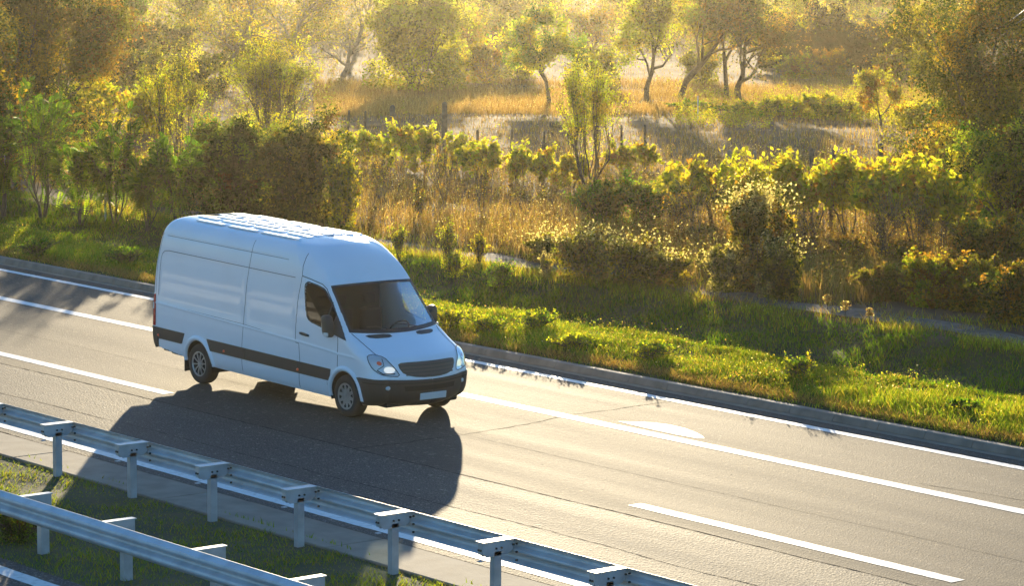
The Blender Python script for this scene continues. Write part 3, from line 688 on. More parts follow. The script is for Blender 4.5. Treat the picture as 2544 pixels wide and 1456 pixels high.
        # housing loft: rounded box 0.14 deep (x), 0.20 wide (y), 0.34 tall
        def rbox(cx_, cy_, cz_, hx, hy, hz, e=4.0, nu=20, nv=12):
            V = []; Fz = []
            for a in range(nv+1):
                ph = -pi/2+pi*a/nv; cz_s = np.sign(sin(ph))*abs(sin(ph))**(2/e); cc = abs(cos(ph))**(2/e)
                for b in range(nu):
                    th = 2*pi*b/nu; V.append((cx_+hx*cc*np.sign(cos(th))*abs(cos(th))**(2/e), cy_+hy*cc*np.sign(sin(th))*abs(sin(th))**(2/e), cz_+hz*cz_s))
            for a in range(nv):
                for b in range(nu): Fz.append((a*nu+b, a*nu+(b+1) % nu, (a+1)*nu+(b+1) % nu, (a+1)*nu+b))
            return V, Fz
        V, Fz = rbox(-.38, 1.045, 1.44, .07, .088, .18)
        V = [(a-.10*(b-1.0)-.10*(c-1.44), s*(b+(.015 if c > 1.47 else 0)), c) for a, b, c in V]
        mesh_obj('mirror_housing', rake(V), Fz, MT['black'], mi, smooth=True)
        mb = MB(); mb.tube([(-.32, s*.955, 1.33), (-.35, s*1.0, 1.34), (-.37, s*1.04, 1.35)], [.045, .045, .04], 10); mesh_obj('mirror_arm', rake(mb.v), mb.f, MT['black'], mi, smooth=True)
        V, Fz = rbox(-.45, 1.045, 1.45, .012, .075, .15); V = [(a-.10*(b-1.0)-.10*(c-1.44), s*b, c) for a, b, c in V]; mesh_obj('mirror_glass', rake(V), Fz, MT['mirror'], mi, smooth=True)
        V, Fz = rbox(-.33, 1.115, 1.31, .05, .024, .035); mesh_obj('indicator', rake([(a-.02, s*b, c) for a, b, c in V]), Fz, MT['lensw'], mi, smooth=True)
    # roof beads: seven rows of broken pressings, raised 14 mm
    mb = MB()
    def roofz(x, y):
        zs = np.linspace(2.5, 2.699, 60); k = [float(np.interp(-x, -PX[int(l_(z))], PY[int(l_(z))])) if -x > -PX[int(l_(z))][0] else 0 for z in zs]
        ok = [z for z, yy in zip(zs, k) if yy >= abs(y)]; return max(ok) if ok else 2.5
    for r_i, yy in enumerate((-.60, -.40, -.20, 0, .20, .40, .60)):
        x = -1.62 if r_i % 2 else -1.48
        brk = [(-1.74, -2.40), (-2.47, -3.40), (-3.47, -4.40), (-4.47, -5.12)] if r_i % 2 else [(-1.74, -2.90), (-2.97, -3.90), (-3.97, -4.88)]
        for a, b in brk:
            n = 14; V = []; pr = [(-.069, -.006), (-.066, .014), (-.056, .017), (.056, .017), (.066, .014), (.069, -.006)]
            for q in range(n+1):
                x = a+(b-a)*q/n; e = min(1, min(q, n-q)/.9+.05); z = roofz(x, yy)
                for c, hh in pr: V.append((x, yy+c*(.75+.25*e), z+(hh*e if hh > 0 else hh)))
            mb.add(V, [(q*6+t, q*6+t+1, (q+1)*6+t+1, (q+1)*6+t) for q in range(n) for t in range(5)])
    mesh_obj('roof_ribs', rake(mb.v), mb.f, MT['white'], van)
    # ---- under the body, cab interior
    mb = MB(); mb.box(-5.6, .75, -.72, .72, .24, .42, .02); mb.box(-5.5, -.5, -.93, .93, .335, .40); mesh_obj('underbody', rake(mb.v), mb.f, MT['dark'], van)
    for ax, rr_ in ((0, .04), (-4.325, .055)):
        mb = MB().tube([(ax, -.75, .345), (ax, .75, .345)], rr_, 8); mesh_obj('axle', mb.v, mb.f, MT['dark'], van)
    mb = MB(); mb.box(-1.62, -1.58, -.86, .86, .5, 2.25); mesh_obj('bulkhead', mb.v, mb.f, MT['trim'], van)
    mb = MB(); mb.box(-1.6, .3, -.88, .88, .48, .56); mesh_obj('cab_floor', mb.v, mb.f, MT['dark'], van)
    mb = MB(); mb.box(-.30, .13, -.80, .80, .85, 1.30, .03); mesh_obj('dashboard', mb.v, mb.f, MT['trim'], van)
    for yy in (-.48, -.10, .50):
        st = mesh_obj('seat', *(lambda m: (m.v, m.f))(MB().box(-1.25, -.72, yy-.21, yy+.21, .80, 1.0, .04)), MT['seatm'], van)
        mesh_obj('backrest', *(lambda m: (m.v, m.f))(MB().box(-1.42, -1.26, yy-.20, yy+.20, .98, 1.55, .04)), MT['seatm'], st)
        mesh_obj('headrest', *(lambda m: (m.v, m.f))(MB().box(-1.44, -1.33, yy-.12, yy+.12, 1.60, 1.78, .03)), MT['seatm'], st)
    mb = MB(); n = 28; pts = [(-.52+.09*cos(2*pi*k/n)*1.0, .48+.19*sin(2*pi*k/n), 1.27+.14*cos(2*pi*k/n)) for k in range(n+1)]
    mb.tube(pts, .015, 6, False); mb.tube([(-.52, .30, 1.27), (-.52, .66, 1.27)], .015, 6); mb.tube([(-.52, .48, 1.27), (-.28, .48, 1.10)], .025, 6); mesh_obj('steering_wheel', mb.v, mb.f, MT['black'], van, smooth=True)
    # ---- wheels
    def wheel(x, s, front):
        wo_ = empty('wheel', (x, s*.86, .345)); wo_.parent = van
        mb = MB(); half = .118
        mb.lathe([(.205, -half*.55), (.215, -half*.90), (.25, -half), (.30, -half*.98), (.33, -half*.85), (.343, -half*.62), (.345, -half*.3), (.345, half*.3), (.343, half*.62), (.33, half*.85), (.30, half*.98), (.25, half), (.215, half*.90), (.205, half*.55)], 56)
        mesh_obj('tyre', mb.v, mb.f, MT['rubber'], wo_, smooth=True)
        mb = MB(); mb.lathe([(.215, half*.92), (.208, half*.80), (.20, half*.3), (.19, -half*.6), (0, -half*.6)], 48); vv = [(a, s*b, c) for a, b, c in mb.v]
        mesh_obj('barrel', vv, mb.f, MT['dark'], wo_, smooth=True)
        if not front:                                   # ten slim spokes
            mb = MB(); mb.lathe([(.192, half*.80), (.205, half*.95), (.216, half*.93), (.214, half*.8)], 48); mb.lathe([(0, half*.95), (.035, half*.93), (.045, half*.75), (.045, half*.4)], 24)
            for k in range(10):
                a = 2*pi*k/10+.1; ca, sa = cos(a), sin(a); V = []
                for rr_, wd, yy in ((.035, .008, half*.80), (.12, .007, half*.90), (.198, .012, half*.86)):
                    for t, dz in ((-1, 0), (1, 0), (1, -.02), (-1, -.02)): V.append((rr_*ca-t*wd*sa, yy+dz, rr_*sa+t*wd*ca))
                mb.add(V, [(0, 1, 5, 4), (4, 5, 9, 8), (1, 2, 6, 5), (5, 6, 10, 9), (3, 0, 4, 7), (7, 4, 8, 11)])
            mesh_obj('rim', [(a, s*b, c) for a, b, c in mb.v], mb.f, MT['rim'], wo_)
        else:                                           # full cover with ten slots
            mb = MB(); n = 80; rad = [.0, .04, .06, .085, .125, .150, .185, .205, .217]; yy = [.88, .90, .90, .84, .86, .86, .90, .98, .96]
            V = [(r_*cos(2*pi*k/n), y_*half, r_*sin(2*pi*k/n)) for r_, y_ in zip(rad, yy) for k in range(n)]
            Fz = [(i_*n+k, i_*n+(k+1) % n, (i_+1)*n+(k+1) % n, (i_+1)*n+k) for i_ in range(len(rad)-1) for k in range(n) if not (i_ in (5,) and k % 8 < 4) and not (i_ == 4 and k % 8 in (1, 2))]
            mesh_obj('wheel_cover', [(a, s*b, c) for a, b, c in V], Fz, MT['cap'], wo_, smooth=True)
    for x, f in ((0., True), (-4.325, False)):
        for s in (-1, 1): wheel(x, s, f)
    for y0_, y1_ in ((-.94, -.70), (.70, .94)):
        mb = MB().box(-4.83, -4.81, y0_, y1_, .16, .48); mesh_obj('mud_flap', mb.v, mb.f, MT['rubber'], van)
    return van
radians_ = math.radians
build_van()

# ------------------------------------------------------------------ vegetation
def unit(a): return a/(np.linalg.norm(a, axis=-1, keepdims=True)+1e-9)
GR = [((.035, .085, .012), 5), ((.065, .125, .016), 4), ((.12, .16, .02), 2), ((.025, .05, .010), 3)]
YG = [((.15, .19, .018), 5), ((.19, .20, .022), 5), ((.08, .12, .015), 3), ((.22, .19, .025), 2)]
YE = [((.22, .19, .022), 5), ((.17, .18, .022), 5), ((.10, .12, .016), 3), ((.17, .09, .02), 1)]
OR = [((.13, .075, .018), 4), ((.19, .14, .022), 3), ((.09, .06, .015), 4), ((.10, .10, .018), 4)]
BR = [((.10, .06, .025), 5), ((.16, .10, .035), 3), ((.05, .045, .015), 4), ((.09, .09, .02), 2)]
OL = [((.07, .085, .018), 5), ((.12, .12, .022), 4), ((.045, .05, .012), 4), ((.20, .17, .03), 1)]
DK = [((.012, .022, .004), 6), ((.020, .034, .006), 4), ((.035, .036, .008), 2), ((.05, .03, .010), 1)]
TAN = [((.125, .085, .060), 5), ((.10, .066, .046), 4), ((.16, .115, .080), 3), ((.07, .046, .03), 2)]
DRY = [((.11, .075, .038), 5), ((.15, .105, .062), 3), ((.07, .06, .022), 4), ((.09, .09, .022), 3)]
CREAM = [((.25, .235, .19), 6), ((.20, .18, .13), 3), ((.28, .27, .24), 2)]
def tints(pal, n, r, jit=.25):
    C = np.array([p[0] for p in pal]); W_ = np.array([p[1] for p in pal], float); k = r.choice(len(pal), n, p=W_/W_.sum())
    return C[k]*(1+jit*(r.random((n, 1))*2-1))
def leafcloud(C, size, pal, r, asp=.55, flat=0.0):
    n = len(C); a = unit(r.normal(size=(n, 3))*np.array([1, 1, 1-flat])); b = unit(np.cross(a, r.normal(size=(n, 3))))
    s = (size*(.6+.8*r.random((n, 1)))); V = np.stack([C+a*s, C+b*s*asp, C-a*s, C-b*s*asp], 1).reshape(-1, 3)
    return V, np.arange(4*n, dtype=np.int32).reshape(n, 4), np.repeat(tints(pal, n, r), 4, 0)
def segs(P0, P1, R0, R1, k=4):
    d = unit(P1-P0); h = np.where(np.abs(d[:, 2:3]) < .9, np.array([[0, 0, 1.]]), np.array([[1., 0, 0]])); a = unit(np.cross(d, h)); b = np.cross(d, a)
    V = []
    for P, Rr in ((P0, R0), (P1, R1)):
        for q in range(k):
            t = 2*pi*q/k; V.append(P+Rr[:, None]*(cos(t)*a+sin(t)*b))
    V = np.stack(V, 1).reshape(-1, 3); n = len(P0); base = np.arange(n)[:, None]*2*k
    F = np.stack([np.stack([base[:, 0]+q, base[:, 0]+(q+1) % k, base[:, 0]+k+(q+1) % k, base[:, 0]+k+q], 1) for q in range(k)], 1).reshape(-1, 4)
    return V, F.astype(np.int32)
def skeleton(r, levels=4, nb=(5, 5, 4, 4), stems=1, ang=.75, up=.25, droop=0., start=.3, wig=.16, lenf=.62, stemang=.12):
    """grown from the base; returns segments p0,p1,r0,r1,level"""
    S0, S1, Q0, Q1, LV = [], [], [], [], []
    def branch(p, d, L, rad, lv):
        m = 5 if lv == 0 else 4 if lv < 3 else 3; pts = [p]; dd = d
        for i in range(m):
            dd = unit(dd+r.normal(size=3)*wig+np.array([0, 0, up*.35 if lv > 0 else .05])-np.array([0, 0, droop*lv*.2])); pts.append(pts[-1]+dd*L/m)
        for i in range(m):
            S0.append(pts[i]); S1.append(pts[i+1]); Q0.append(rad*(1-.75*i/m)); Q1.append(rad*(1-.75*(i+1)/m)); LV.append(lv)
        if lv+1 >= levels: return
        n = nb[lv]; 
        for q in range(n):
            f = start+(1-start)*(q+.6*r.random())/n if lv == 0 else .25+.75*(q+r.random())/n
            i = min(m-1, int(f*m)); pp = pts[i]+(pts[i+1]-pts[i])*(f*m-i); ax = unit(pts[i+1]-pts[i])
            o = unit(np.cross(ax, r.normal(size=3))); a = ang*(.7+.6*r.random()); nd = unit(ax*cos(a)+o*sin(a)+np.array([0, 0, up*.5]))
            branch(pp, nd, L*lenf*(.7+.5*r.random())*(1.25-.5*f), rad*(1-.7*f)*.6, lv+1)
    for s in range(stems):
        t = 2*pi*s/stems+r.random(); k = stemang*(.5+r.random()) if stems > 1 else .05
        branch(np.array([.04*cos(t), .04*sin(t), 0.])*(stems > 1), unit(np.array([k*cos(t), k*sin(t), 1.])), 1.0, .045 if stems == 1 else .02, 0)
    return np.array(S0), np.array(S1), np.array(Q0), np.array(Q1), np.array(LV)
def fit(A, H, W_):
    S0, S1, Q0, Q1, LV = A; P = np.concatenate([S0, S1]); z = np.percentile(P[:, 2], 98); w_ = np.percentile(np.hypot(P[:, 0]-np.median(P[:, 0]), P[:, 1]-np.median(P[:, 1])), 94)
    s = np.array([W_/2/w_, W_/2/w_, H/z]); q = (H/z+W_/2/w_)/2
    return S0*s, S1*s, Q0*q, Q1*q, LV
def plant(name, loc, H, W_, pal, n, size, seed, label, cat, group=None, bark='bark', leafname='crown', woodname='trunk', spread=.07, minlv=2, gap=.25, lean=(0, 0), leafz=0.0, extra=None, thick=1.0, asp=.55, shoots=16, **sk):
    r = np.random.default_rng(seed); A = fit(skeleton(r, **sk), H, W_); S0, S1, Q0, Q1, LV = A
    sh = np.array([lean[0], lean[1], 0.])/max(H, .1)
    def warp(P):
        an = np.arctan2(P[:, 1], P[:, 0]); el = P[:, 2]/H; q = .72+.56*(.5+.5*np.sin(an*2+seed*1.3+el*2.1))*(.6+.4*np.sin(an*3.7+seed*2.9))+.14*np.sin(el*9+seed)
        return P*np.stack([q, q, .86+.26*(.5+.5*np.sin(an*3+seed*.7)*np.clip(np.hypot(P[:, 0], P[:, 1])/(W_*.3), 0, 1))], 1)
    S0, S1 = warp(S0), warp(S1)
    S0 = S0+S0[:, 2:3]*sh; S1 = S1+S1[:, 2:3]*sh
    root = empty(name, loc, label, cat, group)
    V, F = segs(S0-np.array([0, 0, .0]), S1, np.maximum(Q0*thick, .004), np.maximum(Q1*thick, .003)); V[:, 2] -= .03
    WV, WF = V, F
    if n:
        m = (LV >= minlv) & (S1[:, 2] > leafz*H); a, b = S0[m], S1[m]
        # whole sprays dropped at random leave holes in the crown
        cell = np.floor(b/(W_*.13)).astype(int); hsh = (np.sin(cell[:, 0]*12.99+cell[:, 1]*78.2+cell[:, 2]*37.7+seed)*43758.5) % 1; ok = hsh > gap; a, b = a[ok], b[ok]
        k = r.integers(0, len(a), n); t = r.random((n, 1)); C = a[k]+(b[k]-a[k])*t+r.normal(size=(n, 3))*spread*min(H, W_)*.5
        C[:, 2] = np.maximum(C[:, 2], .03)
        if leafz == 0 and sk.get('stems', 1) >= 5 and H > .35 and name != 'willowy_tree':
            nl_ = n//5; tt = r.random(nl_)*2*pi; q_ = np.sqrt(r.random(nl_))*W_*.40; zz_ = H*.42*r.random(nl_)**1.3*(1-.4*q_/(W_*.40)); C = np.concatenate([C, np.stack([q_*np.cos(tt), q_*np.sin(tt), zz_+.02], 1)])
        if shoots:
            ns = shoots; tp = b[b[:, 2] > .35*H]; tp = tp if len(tp) else b; st = tp[r.integers(0, len(tp), ns)]; o_ = st*np.array([1, 1, .3]); dr = unit(unit(o_)*.7+r.normal(size=(ns, 3))*.35+np.array([0, 0, .9])); Ls = (.10+.24*r.random(ns))*min(H, W_*1.3); en = st+dr*Ls[:, None]
            k2 = np.repeat(np.arange(ns), max(6, n//500)); f2 = r.random((len(k2), 1)); C2 = st[k2]+(en-st)[k2]*f2+r.normal(size=(len(k2), 3))*size*.9; C = np.concatenate([C, C2])
            Vs_, Fs_ = segs(st, en, np.full(ns, .006), np.full(ns, .003), 3); k_ = Vs_.reshape(-1, 2, 3, 3); Vs_ = np.concatenate([k_, k_[:, :, :1]], 2).reshape(-1, 3); i_ = np.arange(ns)[:, None, None]*8; q_ = np.arange(3)[None, :, None]; Fs_ = (i_+np.concatenate([q_, q_+1, q_+5, q_+4], 2)).reshape(-1, 4); WF = np.concatenate([WF, Fs_.astype(np.int32)+len(WV)]); WV = np.concatenate([WV, Vs_])
        V, F, T_ = leafcloud(C, size, pal, r, asp)
        pc = np.floor(C/(W_*.16)).astype(int); hh = (np.sin(pc[:, 0]*3.3+pc[:, 1]*7.7+pc[:, 2]*5.9+seed*1.7)*2137.7) % 1
        P2 = np.array([p[0] for p in pal]); w2 = np.cumsum([p[1] for p in pal]); pick = P2[np.searchsorted(w2/w2[-1], hh*.9999)]; same = r.random(len(C)) < .82
        T4 = T_.reshape(-1, 4, 3); T4[same] = (pick[same]*(.85+.3*r.random((same.sum(), 1))))[:, None, :]; T_ = T4.reshape(-1, 3)
        # sprays share a hue: young yellow sprays beside dark old ones
        hue = (np.sin(cell[ok][k][:, 0]*5.1+cell[ok][k][:, 1]*9.3+cell[ok][k][:, 2]*3.7)*1373.3) % 1
        hue = np.concatenate([hue, np.full(len(C)-len(hue), .6)]); T_ = T_*np.repeat(.7+.6*hue, 4)[:, None]
        if extra is not None:
            V2, F2, T2 = extra(r, a, b); F = np.concatenate([F, F2+len(V)]); V = np.concatenate([V, V2]); T_ = np.concatenate([T_, T2])
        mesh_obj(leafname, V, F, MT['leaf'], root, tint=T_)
    mesh_obj(woodname, WV, WF, MT[bark], root)
    return root
def spot(u, v):
    x, y, z = at(u, v); return (x, y, z), ppm(x, y, z)
SEED = [100]
def tree(name, u, v, hp, wp, pal, n, size, label, cat, **k):
    (x, y, z), pm = spot(u, v); SEED[0] += 1
    return plant(name, (x, y, z), hp/pm, wp/pm, pal, n, size, SEED[0], label, cat, **k)
def fronds(cnt, L, pal, lw=.022):
    def fn(r, a, b):
        k = r.integers(0, len(b), cnt); P = b[k]; ax = P-np.array([0, 0, P[:, 2].mean()*.9]); d = unit(unit(ax)+r.normal(size=(cnt, 3))*.45+np.array([0, 0, .2])); s = unit(np.cross(d, np.array([0, 0, 1.])+r.normal(size=(cnt, 3))*.2)); Vs, Ts = [], []
        tt = tints(pal, cnt, r)
        for i in range(9):
            f = (i+1)/9.; c = P+d*L*f-np.array([0, 0, 1.])*(f*f*.35*L)
            for sg in (-1, 1):
                q = s*sg*L*.26*(1-.55*abs(f-.4)); e = d*lw
                Vs.append(np.stack([c, c+q*.5+e, c+q, c+q*.5-e], 1)); Ts.append(np.repeat(tt[:, None, :], 4, 1))
        V = np.concatenate(Vs).reshape(-1, 3); T_ = np.concatenate(Ts).reshape(-1, 3); return V, np.arange(len(V), dtype=np.int32).reshape(-1, 4), T_
    return fn
BUSH = dict(levels=4, nb=(6, 5, 4, 3), stems=9, ang=.7, up=.25, start=.1, stemang=.75)
SPARSE = dict(levels=4, nb=(7, 5, 4, 3), stems=1, ang=.7, up=.35, start=.2)
UPR = dict(levels=4, nb=(7, 4, 3, 3), stems=12, ang=.38, up=.5, start=.15, stemang=.42)
ORCH = dict(levels=5, nb=(5, 4, 4, 3, 3), stems=1, ang=.85, up=.18, start=.30, wig=.2)
BARE = dict(levels=5, nb=(7, 5, 4, 3, 3), stems=1, ang=.7, up=.15, start=.25, wig=.2)

# --- left-hand group
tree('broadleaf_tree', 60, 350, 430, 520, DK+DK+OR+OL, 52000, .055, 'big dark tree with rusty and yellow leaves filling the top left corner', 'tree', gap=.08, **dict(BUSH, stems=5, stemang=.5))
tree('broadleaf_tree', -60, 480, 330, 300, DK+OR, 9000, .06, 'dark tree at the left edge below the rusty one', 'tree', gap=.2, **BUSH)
for k, (u, v, h, w_, lab) in enumerate([(235, 318, 130, 190, 'bright yellow vine thicket glowing at the left behind the locust saplings'), (90, 345, 130, 150, 'yellow and amber vine clump below the big rusty tree'), (370, 330, 110, 150, 'smaller yellow vine clump left of the bare fallen tree')]):
    tree('vine', u, v, h, w_, YE+YG, 2800, .080, lab, 'vine', group='grape vines at the left', leafname='leaves', woodname='stem', gap=.15, **BUSH)
for k, (u, v, h, w_, lab) in enumerate([(105, 545, 290, 175, 'tallest feathery locust sapling at the left edge of the thicket'), (285, 555, 235, 170, 'feathery locust sapling, second from the left, in front of the yellow vines'),
        (440, 572, 215, 150, 'feathery locust sapling nearest the rear of the van'), (10, 540, 240, 130, 'locust sapling cut by the left picture edge behind the metal fence post'), (200, 560, 180, 120, 'low locust sapling between the two taller ones'), (365, 575, 170, 120, 'low dark locust sapling just above the kerb grass')]):
    tree('locust_sapling', u, v, h, w_, GR+DK, 2600, .028, lab, 'sapling', group='feathery locust saplings', leafname='leaves', woodname='stem', gap=.1, extra=fronds(330, .34, [((.045, .10, .010), 4), ((.08, .13, .014), 3), ((.025, .06, .008), 5)]),
         levels=4, nb=(6, 4, 3, 2), stems=4, ang=.6, up=.4, start=.15, stemang=.3)
tree('twiggy_tree', 425, 478, 330, 230, OL+YG, 5200, .034, 'twiggy half-bare tree with small olive leaves between the locusts and the broom bush', 'tree', gap=.3, leafname='crown', levels=5, nb=(6, 4, 3, 3, 2), stems=3, ang=.5, up=.4, start=.2, stemang=.3)
tree('broom_bush', 672, 352, 240, 250, YG+OL, 16000, .036, 'upright yellow-green broom bush with a rounded top behind the van roof', 'bush', leafname='leaves', woodname='stems', gap=.12, **UPR)
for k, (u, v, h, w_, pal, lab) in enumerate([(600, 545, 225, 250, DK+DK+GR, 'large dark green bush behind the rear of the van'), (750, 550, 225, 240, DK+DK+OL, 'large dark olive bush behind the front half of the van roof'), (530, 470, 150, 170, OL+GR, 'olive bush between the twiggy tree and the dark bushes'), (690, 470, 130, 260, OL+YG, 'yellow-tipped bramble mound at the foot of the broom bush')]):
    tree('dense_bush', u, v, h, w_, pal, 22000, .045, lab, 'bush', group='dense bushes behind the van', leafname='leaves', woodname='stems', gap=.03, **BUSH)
tree('dense_bush', 850, 575, 170, 90, YE+OL, 5000, .04, 'narrow golden bush hanging over the right end of the dark bushes', 'bush', leafname='leaves', woodname='stems', gap=.1, **BUSH)
tree('dense_bush', 800, 450, 100, 120, YG+OL, 4000, .045, 'small yellow-green bush right of the broom bush', 'bush', leafname='leaves', woodname='stems', gap=.15, **BUSH)
# bare grey trees, one fallen over
tree('bare_tree', 560, 215, 260, 420, OR+OL, 2600, .05, 'pale bare tree with arching grey branches above the twiggy tree', 'tree', bark='palebark', gap=.5, thick=.8, **BARE)
tree('bare_tree', 725, 175, 260, 330, OL+OR, 3600, .05, 'bare grey tree with a tall forked trunk behind the broom bush', 'tree', bark='palebark', gap=.4, **BARE)
tree('bare_tree', 850, 190, 150, 300, OL, 500, .04, 'low bare branches reaching right from the grey trees', 'tree', bark='palebark', gap=.5, lean=(1.5, 1.0), **BARE)
tree('bare_tree', 880, 150, 260, 200, OL, 3000, .05, 'thin grey tree left of the big rounded tree', 'tree', bark='palebark', gap=.4, **BARE)
for u, v, h, w_, lab in [(300, 212, 85, 240, 'low dark hedge behind the bright yellow vine thicket'), (470, 225, 75, 220, 'low dark hedge below the arching bare branches'), (620, 150, 60, 200, 'low dark hedge beside the tall forked bare trunk')]:
    tree('hedge_bush', u, v, h, w_, DK+OL, 13000, .07, lab, 'bush', leafname='leaves', woodname='stems', gap=.03, **BUSH)
# --- middle distance
tree('rounded_tree', 1030, 222, 262, 330, OL+YG+OL, 26000, .07, 'large rounded olive tree glowing in the haze left of the top centre', 'tree', gap=.04, **dict(BUSH, stems=5))
tree('rounded_tree', 1105, 215, 120, 130, YG+OL, 7000, .06, 'lower right skirt bush of the rounded olive tree', 'bush', gap=.1, **BUSH)
tree('orchard_tree', 1366, 262, 240, 230, YG+GR, 11000, .06, 'orchard tree with a straight dark trunk standing alone on the tan field', 'tree', gap=.25, leafz=.25, **ORCH)
tree('orchard_tree', 1605, 254, 270, 250, YG+OL, 12000, .062, 'spreading orchard tree with a low forked trunk, right of the lone one', 'tree', gap=.25, leafz=.2, **ORCH)
tree('orchard_tree', 1688, 247, 290, 220, OL+BR, 11000, .062, 'leaning orchard tree just right of the forked one', 'tree', gap=.25, leafz=.25, lean=(.8, .6), **ORCH)
tree('orchard_tree', 1806, 248, 300, 190, OL+OR, 7000, .055, 'tall brownish orchard tree with an upright trunk beside the dark hedge', 'tree', gap=.35, leafz=.3, **ORCH)
tree('orchard_tree', 1838, 258, 280, 290, BR+DK, 8000, .05, 'dark half-bare orchard tree with a V-shaped trunk, last before the dark hedge', 'tree', gap=.35, leafz=.15, **BARE)
for u, v, h, w_, pal, n, lab in [(1205, 205, 100, 130, OR+OL, 5000, 'low brownish bush between the rounded tree and the lone orchard tree'), (1290, 195, 115, 110, OL, 5000, 'hazy olive bush left of the lone orchard tree'), (1160, 150, 90, 150, BR, 4000, 'reddish bramble behind the rounded tree'),
        (1490, 215, 90, 130, YG+OL, 4500, 'pale bush between the lone and the forked orchard trees'), (1470, 120, 100, 140, OL+OR, 4000, 'hazy bush high up behind the lone orchard tree'), (1745, 210, 90, 100, OL, 3500, 'small bush between the orchard trunks on the right')]:
    tree('field_bush', u, v, h, w_, pal, n, .06, lab, 'bush', leafname='leaves', woodname='stems', gap=.12, **BUSH)
# dark hedge masses upper right with sunlit tops painted as paler crest leaves
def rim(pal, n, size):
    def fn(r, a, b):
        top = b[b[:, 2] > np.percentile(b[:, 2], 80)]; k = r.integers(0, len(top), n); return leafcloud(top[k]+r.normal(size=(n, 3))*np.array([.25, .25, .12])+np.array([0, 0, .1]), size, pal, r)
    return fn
for u, v, h, w_, pal, rp, lab in [(1960, 165, 110, 170, DK+BR, YE, 'dark hedge mass right of the V-shaped orchard tree'), (2040, 158, 125, 170, DK, CREAM+YE, 'dark bush with a pale crest in the upper right'), (2190, 165, 95, 220, DK+BR, OR, 'long dark brown hedge under the top right corner'), (2320, 160, 110, 220, DK+BR, OR, 'dark hedge end beside the utility pole')]:
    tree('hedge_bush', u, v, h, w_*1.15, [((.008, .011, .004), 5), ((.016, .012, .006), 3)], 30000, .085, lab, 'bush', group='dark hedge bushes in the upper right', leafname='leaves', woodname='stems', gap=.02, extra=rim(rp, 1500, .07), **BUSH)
for u, v, h, w_, pal, lab in [(1985, 195, 58, 110, OR+YG, 'low yellow and rust bush in front of the dark hedge'), (2070, 195, 66, 110, OR+BR, 'round rusty bush in front of the dark hedge'), (2215, 192, 55, 120, YE+OR, 'golden bush in front of the long dark hedge'), (2300, 190, 70, 110, YE+OL, 'tall golden shrub tips right of centre of the dark hedge'), (2390, 200, 70, 110, OR, 'orange bush below the utility pole')]:
    tree('field_bush', u, v, h, w_, pal, 3800, .06, lab, 'bush', group='autumn bushes before the dark hedge', leafname='leaves', woodname='stems', gap=.12, **BUSH)
# far row along the top of the picture
FAR = [(40, 60, 90, 200, OR, 'far rusty tree in the very top left'), (300, 95, 140, 170, GR+OL, 'far bright green tree left of the bare trees'), (400, 130, 70, 220, DK+OL, 'dark low hedge behind the twiggy tree'), (300, 150, 60, 160, DK, 'dark low hedge left of the bare trees'), (480, 70, 110, 160, OL+YG, 'far hazy tree behind the bare trees'), (620, 60, 110, 170, OL+BR, 'far brownish tree above the broom bush'),
       (790, 70, 120, 170, OL, 'far pale tree left of the rounded tree'), (1170, 62, 110, 130, OL+YG, 'far hazy tree right of the rounded tree'), (1255, 75, 120, 110, OL, 'far slender tree at the bright top centre'), (1350, 40, 80, 160, OL+YG, 'far glowing bush right of the top centre'), (1560, 45, 80, 150, OL+OR, 'far bush behind the forked orchard tree'), (1700, 60, 100, 180, OL+BR, 'far brown thicket behind the leaning orchard tree'),
       (1850, 60, 90, 150, YG+OL, 'far yellow-green tree above the dark hedge'), (1990, 45, 80, 150, YG, 'far golden tree above the pale-crested bush'), (2120, 40, 70, 170, OL+YG, 'far olive bush above the long dark hedge'), (2260, 48, 60, 170, BR+OR, 'far reddish bush row above the hedge'), (2330, 70, 80, 110, YE+CREAM, 'far pale flowering tree left of the utility pole'), (2470, 50, 90, 180, OR, 'far tree in the top right corner')]
for u, v, h, w_, pal, lab in FAR:
    tree('far_tree', u, v, h, w_, pal, 4200, .11, lab, 'tree', group='far trees along the top of the field', gap=.12, **dict(BUSH, nb=(5, 4, 3, 3), stems=7))
# --- vineyard strip in the middle right
for u, v, h, w_, pal, n, lab in [(1935, 285, 60, 130, YG+OL, 3200, 'yellow-green bush left end of the strip behind the ploughed soil'), (2020, 292, 75, 120, YG+YE, 3400, 'taller yellow bush in the strip behind the ploughed soil'), (2100, 298, 65, 110, YG+OL, 3000, 'bush left of the small orange tree'), (2270, 312, 75, 120, YG+YE, 3600, 'sunlit bush right of the small orange tree'), (2350, 318, 90, 120, YG+GR, 3600, 'last bush of the strip beside the big right-hand tree'), (1850, 290, 45, 120, GR+OL, 2600, 'low green bush under the V-shaped orchard tree'), (1730, 280, 40, 120, OL+GR, 2400, 'low green bush under the leaning orchard tree')]:
    tree('field_bush', u, v, int(h*.72), w_, pal, n, .055, lab, 'bush', group='bush strip behind the ploughed soil', leafname='leaves', woodname='stems', gap=.15, **BUSH)
tree('small_tree', 2188, 318, 140, 130, OR+YE, 4200, .05, 'small orange-leaved tree on the strip of bushes', 'tree', gap=.2, leafz=.25, **ORCH)
# --- willowy tree and bushes of the middle
tree('willowy_tree', 1462, 490, 330, 185, YG+YG+OL, 8200, .034, 'slender willowy tree with pale yellow-green leaves in the middle of the vineyard', 'tree', gap=.22, **dict(UPR, stems=5, stemang=.3))
tree('field_bush', 1505, 575, 120, 150, GR+OL, 7500, .042, 'green bush at the foot of the willowy tree, left half', 'bush', leafname='leaves', woodname='stems', gap=.05, **BUSH)
tree('field_bush', 1600, 580, 120, 130, GR+OL, 6500, .042, 'green bush at the foot of the willowy tree, right half', 'bush', leafname='leaves', woodname='stems', gap=.05, **BUSH)
